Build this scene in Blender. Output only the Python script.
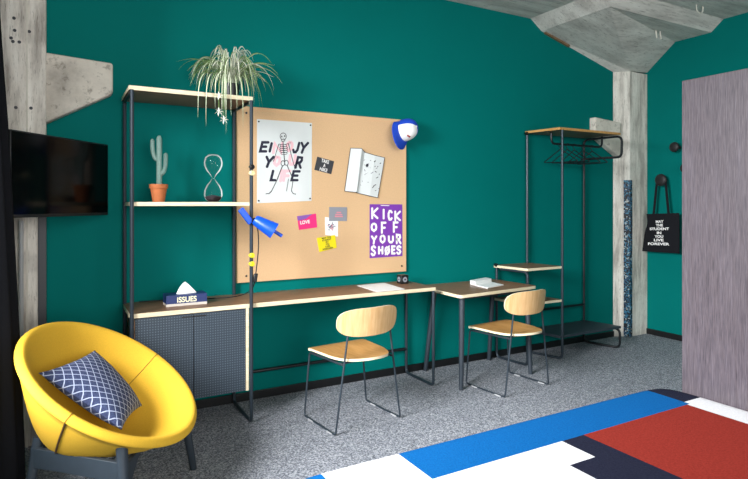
import bpy, math, random
from mathutils import Vector, Matrix

random.seed(7)
SC = bpy.context.scene
COL = SC.collection
for o in list(bpy.data.objects):
    bpy.data.objects.remove(o)

# ------------------------------------------------------------------ camera
F, YAW, HY, CH, CY = 562.0, math.radians(29.3), 203.5, 1.365, -3.835
cam = bpy.data.cameras.new('camera')
cam.sensor_width = 36.0
cam.lens = F / 748 * 36
cam.shift_y = -(239.5 - HY) / 748
cam.clip_start = 0.05
camo = bpy.data.objects.new('camera', cam)
camo.location = (0, CY, CH)
camo.rotation_euler = (math.radians(90), 0, -YAW)
COL.objects.link(camo)
SC.camera = camo

# ------------------------------------------------------------------ world, lights, exposure
w = bpy.data.worlds.new('room_daylight')
SC.world = w
w.use_nodes = True
w.node_tree.nodes['Background'].inputs[0].default_value = (0.93, 0.96, 1.0, 1)
w.node_tree.nodes['Background'].inputs[1].default_value = 0.8


def area(name, loc, aim, sx, sy, power, col=(1, 1, 1)):
    l = bpy.data.lights.new(name, 'AREA')
    l.shape = 'RECTANGLE'
    l.size, l.size_y, l.energy, l.color = sx, sy, power, col
    o = bpy.data.objects.new(name, l)
    o.location = loc
    d = Vector(aim) - Vector(loc)
    o.rotation_euler = d.to_track_quat('-Z', 'Y').to_euler()
    COL.objects.link(o)
    return o


area('window_daylight', (-4.0, -2.6, 3.3), (3.4, -1.0, 0.6), 3.6, 3.0, 1900, (0.97, 0.98, 1.0))
area('front_fill', (0.6, -6.3, 1.8), (1.6, 0, 1.1), 4.2, 2.2, 190, (1.0, 0.985, 0.96))  # unseen soft fill added behind the camera, brightens the room from the front

SC.view_settings.view_transform = 'Standard'
SC.view_settings.look = 'None'
SC.view_settings.gamma = 1.0
SC.view_settings.use_curve_mapping = False
SC.view_settings.exposure = 0.08
SC.cycles.max_bounces = 8

# ------------------------------------------------------------------ helpers
V = Vector


def at(u, v, **k):
    """the point where the sight line through a photo pixel meets a plane x=, y= or z="""
    a = (u - 374) / F
    s, c = math.sin(YAW), math.cos(YAW)
    r = (s + c * a, c - s * a, (HY - v) / F)
    C0 = (0, CY, CH)
    ax, val = list(k.items())[0]
    i = 'xyz'.index(ax)
    t = (val - C0[i]) / r[i]
    return V((C0[0] + r[0] * t, C0[1] + r[1] * t, C0[2] + r[2] * t))


def lin(h):
    if isinstance(h, str):
        h = h.lstrip('#')
        h = tuple(int(h[i:i + 2], 16) / 255 for i in (0, 2, 4))
    return tuple((x / 12.92 if x <= 0.04045 else ((x + 0.055) / 1.055) ** 2.4) for x in h) + (1,)


class NT:
    def __init__(s, m):
        s.t = m.node_tree
        s.N, s.L = s.t.nodes, s.t.links
        s.b = s.N['Principled BSDF']

    def n(s, typ, **k):
        x = s.N.new(typ)
        for a, v in k.items():
            setattr(x, a, v)
        return x

    def l(s, a, b):
        s.L.new(a, b)

    def math(s, op, a, b=None, c=None):
        x = s.n('ShaderNodeMath', operation=op)
        for i, v in enumerate((a, b, c)):
            if v is None:
                continue
            if isinstance(v, (int, float)):
                x.inputs[i].default_value = v
            else:
                s.l(v, x.inputs[i])
        return x.outputs[0]

    def mix(s, fac, a, b):
        x = s.n('ShaderNodeMix', data_type='RGBA')
        for i, v in ((0, fac), (6, a), (7, b)):
            if isinstance(v, (int, float)):
                x.inputs[i].default_value = v
            elif isinstance(v, tuple):
                x.inputs[i].default_value = v
            else:
                s.l(v, x.inputs[i])
        return x.outputs[2]

    def noise(s, scale, detail=4, rough=0.55, stretch=None, coord='Object'):
        tc = s.n('ShaderNodeTexCoord')
        src = tc.outputs[coord]
        if stretch:
            mp = s.n('ShaderNodeMapping')
            mp.inputs['Scale'].default_value = stretch
            s.l(src, mp.inputs[0])
            src = mp.outputs[0]
        x = s.n('ShaderNodeTexNoise')
        x.inputs['Scale'].default_value = scale
        x.inputs['Detail'].default_value = detail
        x.inputs['Roughness'].default_value = rough
        s.l(src, x.inputs['Vector'])
        return x.outputs[0]

    def ramp(s, fac, *stops):
        x = s.n('ShaderNodeValToRGB')
        e = x.color_ramp.elements
        while len(e) < len(stops):
            e.new(0.5)
        for el, (p, c) in zip(e, stops):
            el.position = p
            el.color = c if isinstance(c, tuple) else lin(c)
        s.l(fac, x.inputs[0])
        return x.outputs[0]

    def bump(s, h, strength=0.3, dist=0.01):
        x = s.n('ShaderNodeBump')
        x.inputs['Strength'].default_value = strength
        x.inputs['Distance'].default_value = dist
        s.l(h, x.inputs['Height'])
        s.l(x.outputs[0], s.b.inputs['Normal'])


def mat(name, col, rough=0.5, metal=0.0, spec=0.5, var=0.06, vscale=30):
    m = bpy.data.materials.new(name)
    m.use_nodes = True
    nt = NT(m)
    c = lin(col) if not (isinstance(col, tuple) and len(col) == 4) else col
    nt.b.inputs['Roughness'].default_value = rough
    nt.b.inputs['Metallic'].default_value = metal
    nt.b.inputs['Specular IOR Level'].default_value = spec
    if var:
        f = nt.noise(vscale, 3)
        lo = tuple(x * (1 - var) for x in c[:3]) + (1,)
        hi = tuple(min(1, x * (1 + var)) for x in c[:3]) + (1,)
        nt.l(nt.ramp(f, (0.3, lo), (0.7, hi)), nt.b.inputs['Base Color'])
    else:
        nt.b.inputs['Base Color'].default_value = c
    return m


def wood(name, lo, hi, stretch, scale=6, rough=0.45, spec=0.4):
    m = mat(name, lo, rough, var=0, spec=spec)
    nt = NT(m)
    a = nt.noise(scale, 6, 0.6, stretch)
    nt.l(nt.ramp(a, (0.32, lo), (0.68, hi)), nt.b.inputs['Base Color'])
    nt.bump(a, 0.06, 0.002)
    return m


def concrete(name, base, dark, light, scale=3.0, streak=(1, 1, 1)):
    m = mat(name, base, 0.85, var=0, spec=0.25)
    nt = NT(m)
    a = nt.noise(scale, 8, 0.65, streak)
    b = nt.noise(scale * 9, 4, 0.7, streak)
    c = nt.noise(scale * 1.7, 3, 0.5)
    col = nt.ramp(a, (0.33, dark), (0.5, base), (0.68, light))
    spots = nt.ramp(b, (0.34, (0.45, 0.44, 0.42, 1)), (0.44, (1, 1, 1, 1)))
    x = nt.n('ShaderNodeMix', data_type='RGBA', blend_type='MULTIPLY')
    x.inputs[0].default_value = 0.75
    nt.l(col, x.inputs[6])
    nt.l(spots, x.inputs[7])
    y = nt.mix(nt.ramp(c, (0.56, (0, 0, 0, 1)), (0.68, (1, 1, 1, 1))), x.outputs[2], lin(dark))
    z = nt.mix(0.35, x.outputs[2], y)
    nt.l(z, nt.b.inputs['Base Color'])
    nt.bump(b, 0.35, 0.008)
    return m


# mesh builder ------------------------------------------------------
class MB:
    def __init__(s):
        s.v, s.f, s.m = [], [], []

    def add(s, vs, fs, mi=0):
        k = len(s.v)
        s.v += [V(p) for p in vs]
        for f in fs:
            s.f.append(tuple(i + k for i in f))
            s.m.append(mi)
        return s

    def box(s, a, b, mi=0, mtop=None):
        (x0, y0, z0), (x1, y1, z1) = a, b
        vs = [(x0, y0, z0), (x1, y0, z0), (x1, y1, z0), (x0, y1, z0), (x0, y0, z1), (x1, y0, z1), (x1, y1, z1), (x0, y1, z1)]
        s.add(vs, [(0, 1, 5, 4), (1, 2, 6, 5), (2, 3, 7, 6), (3, 0, 4, 7)], mi)
        k = len(s.v) - 8
        for f in ((0, 3, 2, 1), (4, 5, 6, 7)):
            s.f.append(tuple(i + k for i in f))
            s.m.append(mi if mtop is None else mtop)
        return s

    def obox(s, c, ax, ay, az, mi=0):
        """box from centre and three half axes"""
        c, ax, ay, az = V(c), V(ax), V(ay), V(az)
        vs = [c + ax * i + ay * j + az * k for k in (-1, 1) for (i, j) in ((-1, -1), (1, -1), (1, 1), (-1, 1))]
        return s.add(vs, [(0, 3, 2, 1), (4, 5, 6, 7), (0, 1, 5, 4), (1, 2, 6, 5), (2, 3, 7, 6), (3, 0, 4, 7)], mi)

    def prism(s, poly, d, mi=0, mcap=None):
        """polygon (3D points) extruded by vector d"""
        n = len(poly)
        d = V(d)
        vs = [V(p) for p in poly] + [V(p) + d for p in poly]
        s.add(vs, [(i, (i + 1) % n, n + (i + 1) % n, n + i) for i in range(n)], mi)
        k = len(s.v) - 2 * n
        for f in (tuple(range(n))[::-1], tuple(range(n, 2 * n))):
            s.f.append(tuple(i + k for i in f))
            s.m.append(mi if mcap is None else mcap)
        return s

    def sweep(s, pts, rad, n=10, mi=0, closed=False):
        pts = [V(p) for p in pts]
        N = len(pts)
        rr = rad if isinstance(rad, (list, tuple)) else [rad] * N
        tang = []
        for i in range(N):
            if closed:
                t = pts[(i + 1) % N] - pts[i - 1]
            else:
                t = pts[min(i + 1, N - 1)] - pts[max(i - 1, 0)]
            tang.append(t.normalized())
        up = V((0, 0, 1)) if abs(tang[0].z) < 0.9 else V((1, 0, 0))
        a = tang[0].cross(up).normalized()
        vs = []
        for i in range(N):
            if i:
                a = a - tang[i] * a.dot(tang[i])
                a.normalize()
            b = tang[i].cross(a)
            for j in range(n):
                t = 2 * math.pi * j / n
                vs.append(pts[i] + (a * math.cos(t) + b * math.sin(t)) * rr[i])
        fs = []
        for i in range(N if closed else N - 1):
            i2 = (i + 1) % N
            for j in range(n):
                fs.append((i * n + j, i * n + (j + 1) % n, i2 * n + (j + 1) % n, i2 * n + j))
        if not closed:
            fs.append(tuple(range(n))[::-1])
            fs.append(tuple((N - 1) * n + j for j in range(n)))
        return s.add(vs, fs, mi)

    def tube(s, pts, r, bend=0.04, n=10, mi=0):
        return s.sweep(bent(pts, bend), r, n, mi)

    def lathe(s, prof, c, n=32, mi=0, ax=(0, 0, 1), cap=True):
        c, ax = V(c), V(ax).normalized()
        up = V((1, 0, 0)) if abs(ax.x) < 0.9 else V((0, 1, 0))
        e1 = (up - ax * up.dot(ax)).normalized()
        e2 = ax.cross(e1)
        vs = [c + ax * z + (e1 * math.cos(2 * math.pi * j / n) + e2 * math.sin(2 * math.pi * j / n)) * r for (r, z) in prof for j in range(n)]
        P = len(prof)
        fs = [(i * n + j, i * n + (j + 1) % n, (i + 1) * n + (j + 1) % n, (i + 1) * n + j) for i in range(P - 1) for j in range(n)]
        if cap:
            if prof[0][0] > 1e-5:
                fs.append(tuple(range(n))[::-1])
            if prof[-1][0] > 1e-5:
                fs.append(tuple((P - 1) * n + j for j in range(n)))
        return s.add(vs, fs, mi)

    def grid(s, fn, nu, nv, mi=0, wrap=False):
        vs = [fn(i / nu, j / nv) for i in range(nu + 1 - (1 if wrap else 0)) for j in range(nv + 1)]
        R = nu if wrap else nu + 1
        fs = []
        for i in range(nu):
            for j in range(nv):
                a, b = i % R, (i + 1) % R
                fs.append((a * (nv + 1) + j, b * (nv + 1) + j, b * (nv + 1) + j + 1, a * (nv + 1) + j + 1))
        return s.add(vs, fs, mi)

    def stroke(s, pts, nrm, r, mi=0, seg=10):
        """a flat pen stroke with round ends on a plane"""
        nrm = V(nrm).normalized()
        s.k = getattr(s, 'k', 0) + 1
        lift = nrm * (s.k * 4e-5)
        q = []
        for p in pts:
            p = V(p)
            if not q or (p - q[-1]).length > 1e-5:
                q.append(p)
        if len(q) == 1:
            q.append(q[0] + V((r * .05, 0, 0)))
        n = len(q)
        L_, R_ = [], []
        for i in range(n):
            d1 = (q[i] - q[max(i - 1, 0)])
            d2 = (q[min(i + 1, n - 1)] - q[i])
            d1 = (d1 if i else d2).normalized()
            d2 = (d2 if i < n - 1 else d1).normalized()
            m = (d1 + d2)
            m = m.normalized() if m.length > 1e-4 else d1
            o_ = nrm.cross(m) * (r / max(0.55, m.dot(d1)))
            L_.append(q[i] + o_ + lift)
            R_.append(q[i] - o_ + lift)
        s.add(L_ + R_, [(i, n + i, n + i + 1, i + 1) for i in range(n - 1)], mi)
        if (q[0] - q[-1]).length < 1e-4:
            return s
        for c, o_, sg in ((0, L_[0] - q[0] - lift, 1), (n - 1, R_[-1] - q[-1] - lift, 1)):
            w_ = nrm.cross(o_)
            s.add([q[c] + lift + o_ * math.cos(math.pi * j / seg) + w_ * math.sin(math.pi * j / seg) for j in range(seg + 1)], [tuple(range(seg + 1))], mi)
        return s

    def text(s, body, c, right, up, size, bold=0.0, mi=0, wid=None):
        """type set with the built-in font, centred on c"""
        cu = bpy.data.curves.new('type', 'FONT')
        cu.body, cu.size, cu.offset = body, 1.0, bold
        cu.align_x, cu.align_y = 'CENTER', 'CENTER'
        ob = bpy.data.objects.new('type', cu)
        COL.objects.link(ob)
        bpy.context.view_layer.update()
        me = bpy.data.meshes.new_from_object(ob.evaluated_get(bpy.context.evaluated_depsgraph_get()))
        bpy.data.objects.remove(ob)
        xs = [v.co.x for v in me.vertices]
        ys = [v.co.y for v in me.vertices]
        kx = (wid / (max(xs) - min(xs))) if wid else size
        ky = size / (max(ys) - min(ys)) if wid else size
        mx, my = (max(xs) + min(xs)) / 2, (max(ys) + min(ys)) / 2
        right, up, c = V(right).normalized(), V(up).normalized(), V(c)
        s.add([c + right * ((v.co.x - mx) * kx) + up * ((v.co.y - my) * ky) for v in me.vertices], [tuple(p.vertices) for p in me.polygons], mi)
        bpy.data.meshes.remove(me)
        return s

    def build(s, name, mats, parent=None, smooth=True, bevel=0, angle=35, seg=2):
        me = bpy.data.meshes.new(name)
        o = bpy.data.objects.new(name, me)
        root = parent
        while root is not None and root.parent is not None:
            root = root.parent
        if parent is not None:
            inv = (Matrix.Translation(root.location) @ root.rotation_euler.to_matrix().to_4x4()).inverted()
            vs = [inv @ p for p in s.v]
            o.parent = parent
        else:
            lo = V([min(p[i] for p in s.v) for i in range(3)])
            hi = V([max(p[i] for p in s.v) for i in range(3)])
            base = V(((lo.x + hi.x) / 2, (lo.y + hi.y) / 2, lo.z))
            vs = [p - base for p in s.v]
            o.location = base
        me.from_pydata([tuple(p) for p in vs], [], s.f)
        if not isinstance(mats, (list, tuple)):
            mats = [mats]
        for m in mats:
            me.materials.append(m)
        me.polygons.foreach_set('material_index', s.m)
        me.update()
        if smooth:
            me.polygons.foreach_set('use_smooth', [True] * len(me.polygons))
            me.set_sharp_from_angle(angle=math.radians(angle))
        if bevel:
            b = o.modifiers.new('edge', 'BEVEL')
            b.width, b.segments, b.limit_method = bevel, seg, 'ANGLE'
            b.harden_normals = False
        COL.objects.link(o)
        return o


def bent(pts, bend, k=6):
    pts = [V(p) for p in pts]
    out = [pts[0]]
    for a, b, c in zip(pts, pts[1:], pts[2:]):
        d1, d2 = (a - b), (c - b)
        q = min(bend, d1.length * 0.49, d2.length * 0.49)
        p, r = b + d1.normalized() * q, b + d2.normalized() * q
        for i in range(k + 1):
            t = i / k
            out.append(p * (1 - t) ** 2 + b * 2 * t * (1 - t) + r * t * t)
    out.append(pts[-1])
    return out


def bez(pts, n=12):
    pts = [V(p) for p in pts]
    out = []
    for i in range(n + 1):
        q = pts[:]
        t = i / n
        while len(q) > 1:
            q = [a.lerp(b, t) for a, b in zip(q, q[1:])]
        out.append(q[0])
    return out


def tag(o, label=None, cat=None, group=None, kind=None):
    for k, v in (('label', label), ('category', cat), ('group', group), ('kind', kind)):
        if v:
            o[k] = v
    return o


def thing(name, label, cat, loc, rz=0.0, group=None, kind=None):
    o = bpy.data.objects.new(name, None)
    o.empty_display_size = 0.1
    o.location = loc
    o.rotation_euler = (0, 0, rz)
    COL.objects.link(o)
    return tag(o, label, cat, group, kind)


def copy_tree(o, parent=None):
    c = o.copy()
    COL.objects.link(c)
    if parent is not None:
        c.parent = parent
    for ch in [x for x in COL.objects if x.parent == o]:
        copy_tree(ch, c)
    return c


def struct(name, mb, m, label, cat, parent=None, **k):
    o = mb.build(name, m, parent, **k)
    if parent is None:
        tag(o, label, cat, kind='structure')
    return o


# ------------------------------------------------------------------ materials
M = {}
M['teal'] = mat('teal_wall_paint', '#006f6a', 0.7, spec=0.06, var=0.02, vscale=3)
M['black_paint'] = mat('black_paint', '#0b0c0e', 0.45, var=0)
M['steel'] = mat('slate_powder_coated_steel', '#323c45', 0.38, metal=0.35, spec=0.5, var=0.03)
M['steel_black'] = mat('black_powder_coated_steel', '#15191d', 0.42, metal=0.2, var=0)
M['ply'] = wood('birch_plywood_edge', '#d9c8a4', '#efe3c6', (1, 1, 14), 8)
M['walnut'] = wood('brown_wood_laminate', '#71513a', '#946f53', (1.2, 14, 4), 6, 0.4)
M['oak'] = wood('oak_veneer', '#b98748', '#cf9e62', (9, 1.2, 2), 6, 0.42)
M['oak_back'] = wood('oak_veneer_upright', '#cfa06a', '#e3bd8c', (9, 2, 1.0), 6, 0.42)
M['cork'] = mat('cork', '#d9b48a', 0.85, spec=0.2, var=0.08, vscale=160)
M['paper'] = mat('white_paper', '#f0f1f0', 0.7, var=0.01)
M['poster_paper'] = mat('pale_grey_poster_paper', '#dbe0df', 0.6, var=0.01)
M['ink'] = mat('dark_ink', '#1e2036', 0.7, var=0)
M['bone_ink'] = mat('grey_line_ink', '#33343c', 0.7, var=0)
M['pink_ink'] = mat('pale_pink_ink', '#eebfc6', 0.7, var=0)
M['white_ink'] = mat('white_ink', '#f6f4f2', 0.7, var=0)
M['purple'] = mat('purple_poster_paper', '#7a35a8', 0.6, var=0.02)
M['pink'] = mat('hot_pink_card', '#f0287c', 0.5, var=0)
M['lilac'] = mat('lilac_card', '#8a5bb0', 0.5, var=0)
M['greycard'] = mat('grey_blue_card', '#8d9099', 0.5, var=0.02)
M['rose'] = mat('rose_print', '#d68a98', 0.5, var=0)
M['yellow_card'] = mat('yellow_card', '#f4e000', 0.5, var=0)
M['charcoal'] = mat('charcoal_card', '#33353b', 0.5, var=0)
M['blue'] = mat('bright_blue_enamel', '#0a4ccc', 0.35, var=0)
M['cap_blue'] = mat('royal_blue_cotton', '#1148c8', 0.8, var=0.08, vscale=120)
M['cap_white'] = mat('white_cotton', '#f2f0ef', 0.8, var=0.02)
M['red'] = mat('red_patch', '#a03028', 0.7, var=0)
M['terracotta'] = mat('terracotta', '#d07a48', 0.75, var=0.06)
M['green_leaf'] = mat('green_leaf', '#6f9150', 0.5, var=0.15)
M['cream_leaf'] = mat('cream_leaf', '#eff0dc', 0.5, var=0.05)
M['grey_leaf'] = mat('pale_grey_leaf', '#b9bfae', 0.5, var=0.1)
M['flower'] = mat('white_petal', '#f4f6e8', 0.6, var=0)
M['navy'] = mat('navy_print', '#1c2f66', 0.45, var=0)
M['cream_print'] = mat('cream_print', '#f3eecb', 0.5, var=0)
M['beige_print'] = mat('beige_print', '#cfc7bd', 0.5, var=0.03)
M['tissue'] = mat('white_tissue', '#fbfbfb', 0.9, var=0)
M['yellow_plastic'] = mat('yellow_plastic', '#e6e030', 0.4, var=0)
M['cream_plastic'] = mat('cream_plastic', '#efe6ae', 0.4, var=0)
M['black_plastic'] = mat('black_plastic', '#101114', 0.4, var=0)
M['knob_wood'] = mat('black_stained_wood', '#1d1b1c', 0.5, var=0.1)
M['canvas'] = mat('black_cotton_canvas', '#16171c', 0.85, spec=0.2, var=0.1, vscale=200)
M['curtain'] = mat('black_curtain_cloth', '#0d0e12', 0.9, spec=0.15, var=0.1)
M['yellow'] = mat('yellow_wool_felt', '#dcae36', 0.85, spec=0.2, var=0.05, vscale=180)
M['yellow_seam'] = mat('dark_yellow_seam', '#8f6a10', 0.85, var=0)
M['zip'] = mat('brown_zip', '#4d3516', 0.6, var=0)
M['slate_wood'] = mat('slate_stained_wood', '#2a333c', 0.5, var=0.06)
M['concrete'] = concrete('cast_concrete', '#d6cfc3', '#a8a197', '#ebe5d9', 2.2)
M['concrete_ceiling'] = concrete('board_marked_concrete', '#d6d1ca', '#b6b0aa', '#e8e4dd', 1.6, (0.6, 5, 5))
M['concrete_shaft'] = concrete('weathered_column_concrete', '#d8d2c8', '#9e978f', '#f0ece3', 3.2, (5, 5, 0.6))
M['rust'] = mat('rust_stain', '#7d6348', 0.9, var=0.2)
M['mortar'] = mat('pale_mortar', '#cfcbbf', 0.9, var=0.05)
M['pipe'] = mat('pale_grey_conduit', '#a5a7a8', 0.5, var=0)


def carpet_mat():
    m = mat('grey_speckled_carpet', '#85868a', 0.95, var=0, spec=0.1)
    nt = NT(m)
    a = nt.noise(115, 3, 0.8)
    b = nt.noise(2.2, 2)
    c = nt.ramp(a, (0.35, '#41454d'), (0.50, '#8b9099'), (0.64, '#d4d6dc'))
    x = nt.mix(nt.math('MULTIPLY', b, 0.15), c, lin('#6a6c72'))
    nt.l(x, nt.b.inputs['Base Color'])
    nt.bump(a, 0.6, 0.012)
    return m


M['carpet'] = carpet_mat()


def door_mat():
    m = mat('perforated_slate_sheet', '#35414c', 0.45, metal=0.2, var=0)
    nt = NT(m)
    tc = nt.n('ShaderNodeTexCoord')
    sp = nt.n('ShaderNodeSeparateXYZ')
    nt.l(tc.outputs['Object'], sp.inputs[0])
    p = 0.0148
    fx = nt.math('SUBTRACT', nt.math('FRACT', nt.math('DIVIDE', sp.outputs[0], p)), 0.5)
    fz = nt.math('SUBTRACT', nt.math('FRACT', nt.math('DIVIDE', sp.outputs[2], p)), 0.5)
    d = nt.math('SQRT', nt.math('ADD', nt.math('MULTIPLY', fx, fx), nt.math('MULTIPLY', fz, fz)))
    k = nt.math('LESS_THAN', d, 0.24)
    nt.l(nt.mix(k, lin('#323d48'), lin('#56636e')), nt.b.inputs['Base Color'])
    nt.bump(nt.math('SMOOTH_MIN', d, 0.3, 0.1), 0.5, 0.003)
    return m


M['door'] = door_mat()


def lattice_mat():
    m = mat('navy_lattice_weave', '#3b4568', 0.9, var=0, spec=0.2)
    nt = NT(m)
    tc = nt.n('ShaderNodeTexCoord')
    sp = nt.n('ShaderNodeSeparateXYZ')
    nt.l(tc.outputs['UV'], sp.inputs[0])
    k = 9.0
    out = None
    for sgn in ('ADD', 'SUBTRACT'):
        q = nt.math('FRACT', nt.math('MULTIPLY', nt.math(sgn, sp.outputs[0], sp.outputs[1]), k))
        l = nt.math('LESS_THAN', nt.math('ABSOLUTE', nt.math('SUBTRACT', q, 0.5)), 0.06)
        out = l if out is None else nt.math('MAXIMUM', out, l)
    nz = nt.noise(120, 2)
    base = nt.ramp(nz, (0.3, '#333c5c'), (0.7, '#485274'))
    nt.l(nt.mix(out, base, lin('#b4bdd4')), nt.b.inputs['Base Color'])
    return m


M['lattice'] = lattice_mat()


def mosaic_mat():
    m = mat('blue_black_mosaic', '#2d4e66', 0.35, var=0)
    nt = NT(m)
    tc = nt.n('ShaderNodeTexCoord')
    x = nt.n('ShaderNodeTexVoronoi')
    x.inputs['Scale'].default_value = 85
    nt.l(tc.outputs['Object'], x.inputs['Vector'])
    sp = nt.n('ShaderNodeSeparateColor')
    nt.l(x.outputs['Color'], sp.inputs[0])
    r = nt.n('ShaderNodeValToRGB')
    r.color_ramp.interpolation = 'CONSTANT'
    e = r.color_ramp.elements
    for i, (p, c) in enumerate(((0, '#0f1319'), (0.3, '#28506f'), (0.5, '#18232e'), (0.72, '#3a7590'), (0.9, '#a9b0ae'))):
        el = e[i] if i < 2 else e.new(p)
        el.position, el.color = p, lin(c)
    nt.l(sp.outputs[0], r.inputs[0])
    nt.l(r.outputs[0], nt.b.inputs['Base Color'])
    return m


M['mosaic'] = mosaic_mat()


def duvet_mat():
    """blocks of white, blue, red and navy woven into the cover; rectangles in the bed's own metres"""
    m = mat('colour_block_woven_blanket', '#ffffff', 0.95, var=0, spec=0.1)
    nt = NT(m)
    tc = nt.n('ShaderNodeTexCoord')
    sp = nt.n('ShaderNodeSeparateXYZ')
    nt.l(tc.outputs['Object'], sp.inputs[0])
    X, Y = sp.outputs[0], sp.outputs[1]
    nz = nt.noise(130, 3, 0.8)

    def tone(lo, hi):
        return nt.ramp(nz, (0.3, lo), (0.7, hi))
    cur = tone('#d2d3d8', '#e6e7ea')
    ox, oy = BED_O
    for (x0, x1, y0, y1, lo, hi) in BLOCKS:
        k = nt.math('MULTIPLY', nt.math('MULTIPLY', nt.math('GREATER_THAN', X, x0 - ox), nt.math('LESS_THAN', X, x1 - ox)),
                    nt.math('MULTIPLY', nt.math('GREATER_THAN', Y, y0 - oy), nt.math('LESS_THAN', Y, y1 - oy)))
        cur = nt.mix(k, cur, tone(lo, hi))
    nt.l(cur, nt.b.inputs['Base Color'])
    nt.bump(nz, 0.4, 0.006)
    return m


def glass_mat(name, tint=(1, 1, 1, 1)):
    m = bpy.data.materials.new(name)
    m.use_nodes = True
    t = m.node_tree
    N, L = t.nodes, t.links
    for n in list(N):
        N.remove(n)
    out = N.new('ShaderNodeOutputMaterial')
    tr, gl, mx = N.new('ShaderNodeBsdfTransparent'), N.new('ShaderNodeBsdfGlossy'), N.new('ShaderNodeMixShader')
    tr.inputs[0].default_value = tint
    gl.inputs['Roughness'].default_value = 0.04
    lw = N.new('ShaderNodeLayerWeight')
    lw.inputs[0].default_value = 0.14
    nz = N.new('ShaderNodeTexNoise')
    nz.inputs['Scale'].default_value = 6
    L.new(lw.outputs['Fresnel'], mx.inputs[0])
    L.new(tr.outputs[0], mx.inputs[1])
    df, m2 = N.new('ShaderNodeBsdfDiffuse'), N.new('ShaderNodeMixShader')
    df.inputs[0].default_value = (0.85, 0.92, 0.92, 1)  # pale diffuse mixed into the rim stands in for bright edge highlights
    m2.inputs[0].default_value = 0.45
    L.new(gl.outputs[0], m2.inputs[1])
    L.new(df.outputs[0], m2.inputs[2])
    L.new(m2.outputs[0], mx.inputs[2])
    L.new(mx.outputs[0], out.inputs[0])
    return m


M['glass'] = glass_mat('clear_blown_glass', (0.93, 0.97, 0.96, 1))


def cactus_mat():
    m = mat('frosted_grey_green_acrylic', '#8aa79d', 0.45, var=0.1, vscale=90)
    nt = NT(m)
    tr, mx = nt.n('ShaderNodeBsdfTransparent'), nt.n('ShaderNodeMixShader')
    mx.inputs[0].default_value = 0.42
    nt.l(nt.b.outputs[0], mx.inputs[1])
    nt.l(tr.outputs[0], mx.inputs[2])
    nt.l(mx.outputs[0], nt.N['Material Output'].inputs[0])
    return m


M['cactus'] = cactus_mat()
M['screen'] = mat('glossy_black_screen', '#020203', 0.12, spec=0.12, var=0)
M['partition'] = None


def partition_mat():
    m = mat('dark_grey_brown_wood_grain', '#5b4d4f', 0.38, var=0, spec=0.5)
    nt = NT(m)
    a = nt.noise(5, 8, 0.65, (26, 26, 0.7))
    b = nt.noise(40, 3, 0.6, (10, 10, 0.35))
    c = nt.ramp(a, (0.3, '#3b3740'), (0.52, '#494650'), (0.7, '#575460'))
    d = nt.mix(0.45, c, nt.ramp(b, (0.35, '#3f3537'), (0.65, '#7d7073')))
    nt.l(d, nt.b.inputs['Base Color'])
    nt.bump(b, 0.08, 0.002)
    return m


M['partition'] = partition_mat()

# ------------------------------------------------------------------ the setting
XL, XR, CZ, YF = -0.62, 5.39, 3.08, -6.6
struct('floor', MB().box((XL - 0.15, YF, -0.1), (XR + 0.15, 0.15, 0)), M['carpet'], 'grey speckled carpet covering the whole floor', 'floor', smooth=False)
struct('wall_back', MB().box((XL - 0.15, 0, 0), (XR + 0.15, 0.15, CZ)), M['teal'], 'long teal painted wall behind the desks', 'wall', smooth=False)
struct('wall_right', MB().box((XR, YF, 0), (XR + 0.15, 0, CZ)), M['teal'], 'teal painted wall with the round hooks and bag', 'wall', smooth=False)
struct('ceiling', MB().box((XL - 0.15, YF, CZ), (XR + 0.15, 0.15, CZ + 0.12)), M['concrete_ceiling'], 'grey board marked concrete ceiling', 'ceiling', smooth=False)
wl = MB()
wl.box((XL - 0.15, YF, 0), (XL, 0, 0.75)).box((XL - 0.15, YF, 2.75), (XL, 0, CZ))
wl.box((XL - 0.15, -1.1, 0.75), (XL, 0, 2.75)).box((XL - 0.15, YF, 0.75), (XL, -2.9, 2.75))
struct('wall_left', wl, M['teal'], 'teal wall on the left holding the window', 'wall', smooth=False)
wf = MB()
for a, b in (((-2.9, 0.75), (-2.83, 2.75)), ((-1.17, 0.75), (-1.1, 2.75)), ((-2.03, 0.75), (-1.97, 2.75))):
    wf.box((XL - 0.12, a[0], a[1]), (XL - 0.05, b[0], b[1]))
wf.box((XL - 0.12, -2.9, 0.75), (XL - 0.05, -1.1, 0.82)).box((XL - 0.12, -2.9, 2.68), (XL - 0.05, -1.1, 2.75))
struct('window_1', wf, M['black_paint'], 'black framed window in the left wall', 'window', smooth=False)
struct('baseboard_back', MB().box((-0.06, -0.014, 0), (4.97, 0, 0.058)), M['black_paint'], 'black baseboard along the long teal wall', 'baseboard', bevel=0.003)
struct('baseboard_right', MB().box((XR - 0.014, -4.5, 0), (XR, -0.09, 0.058)), M['black_paint'], 'black baseboard under the hanging bag', 'baseboard', bevel=0.003)

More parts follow.
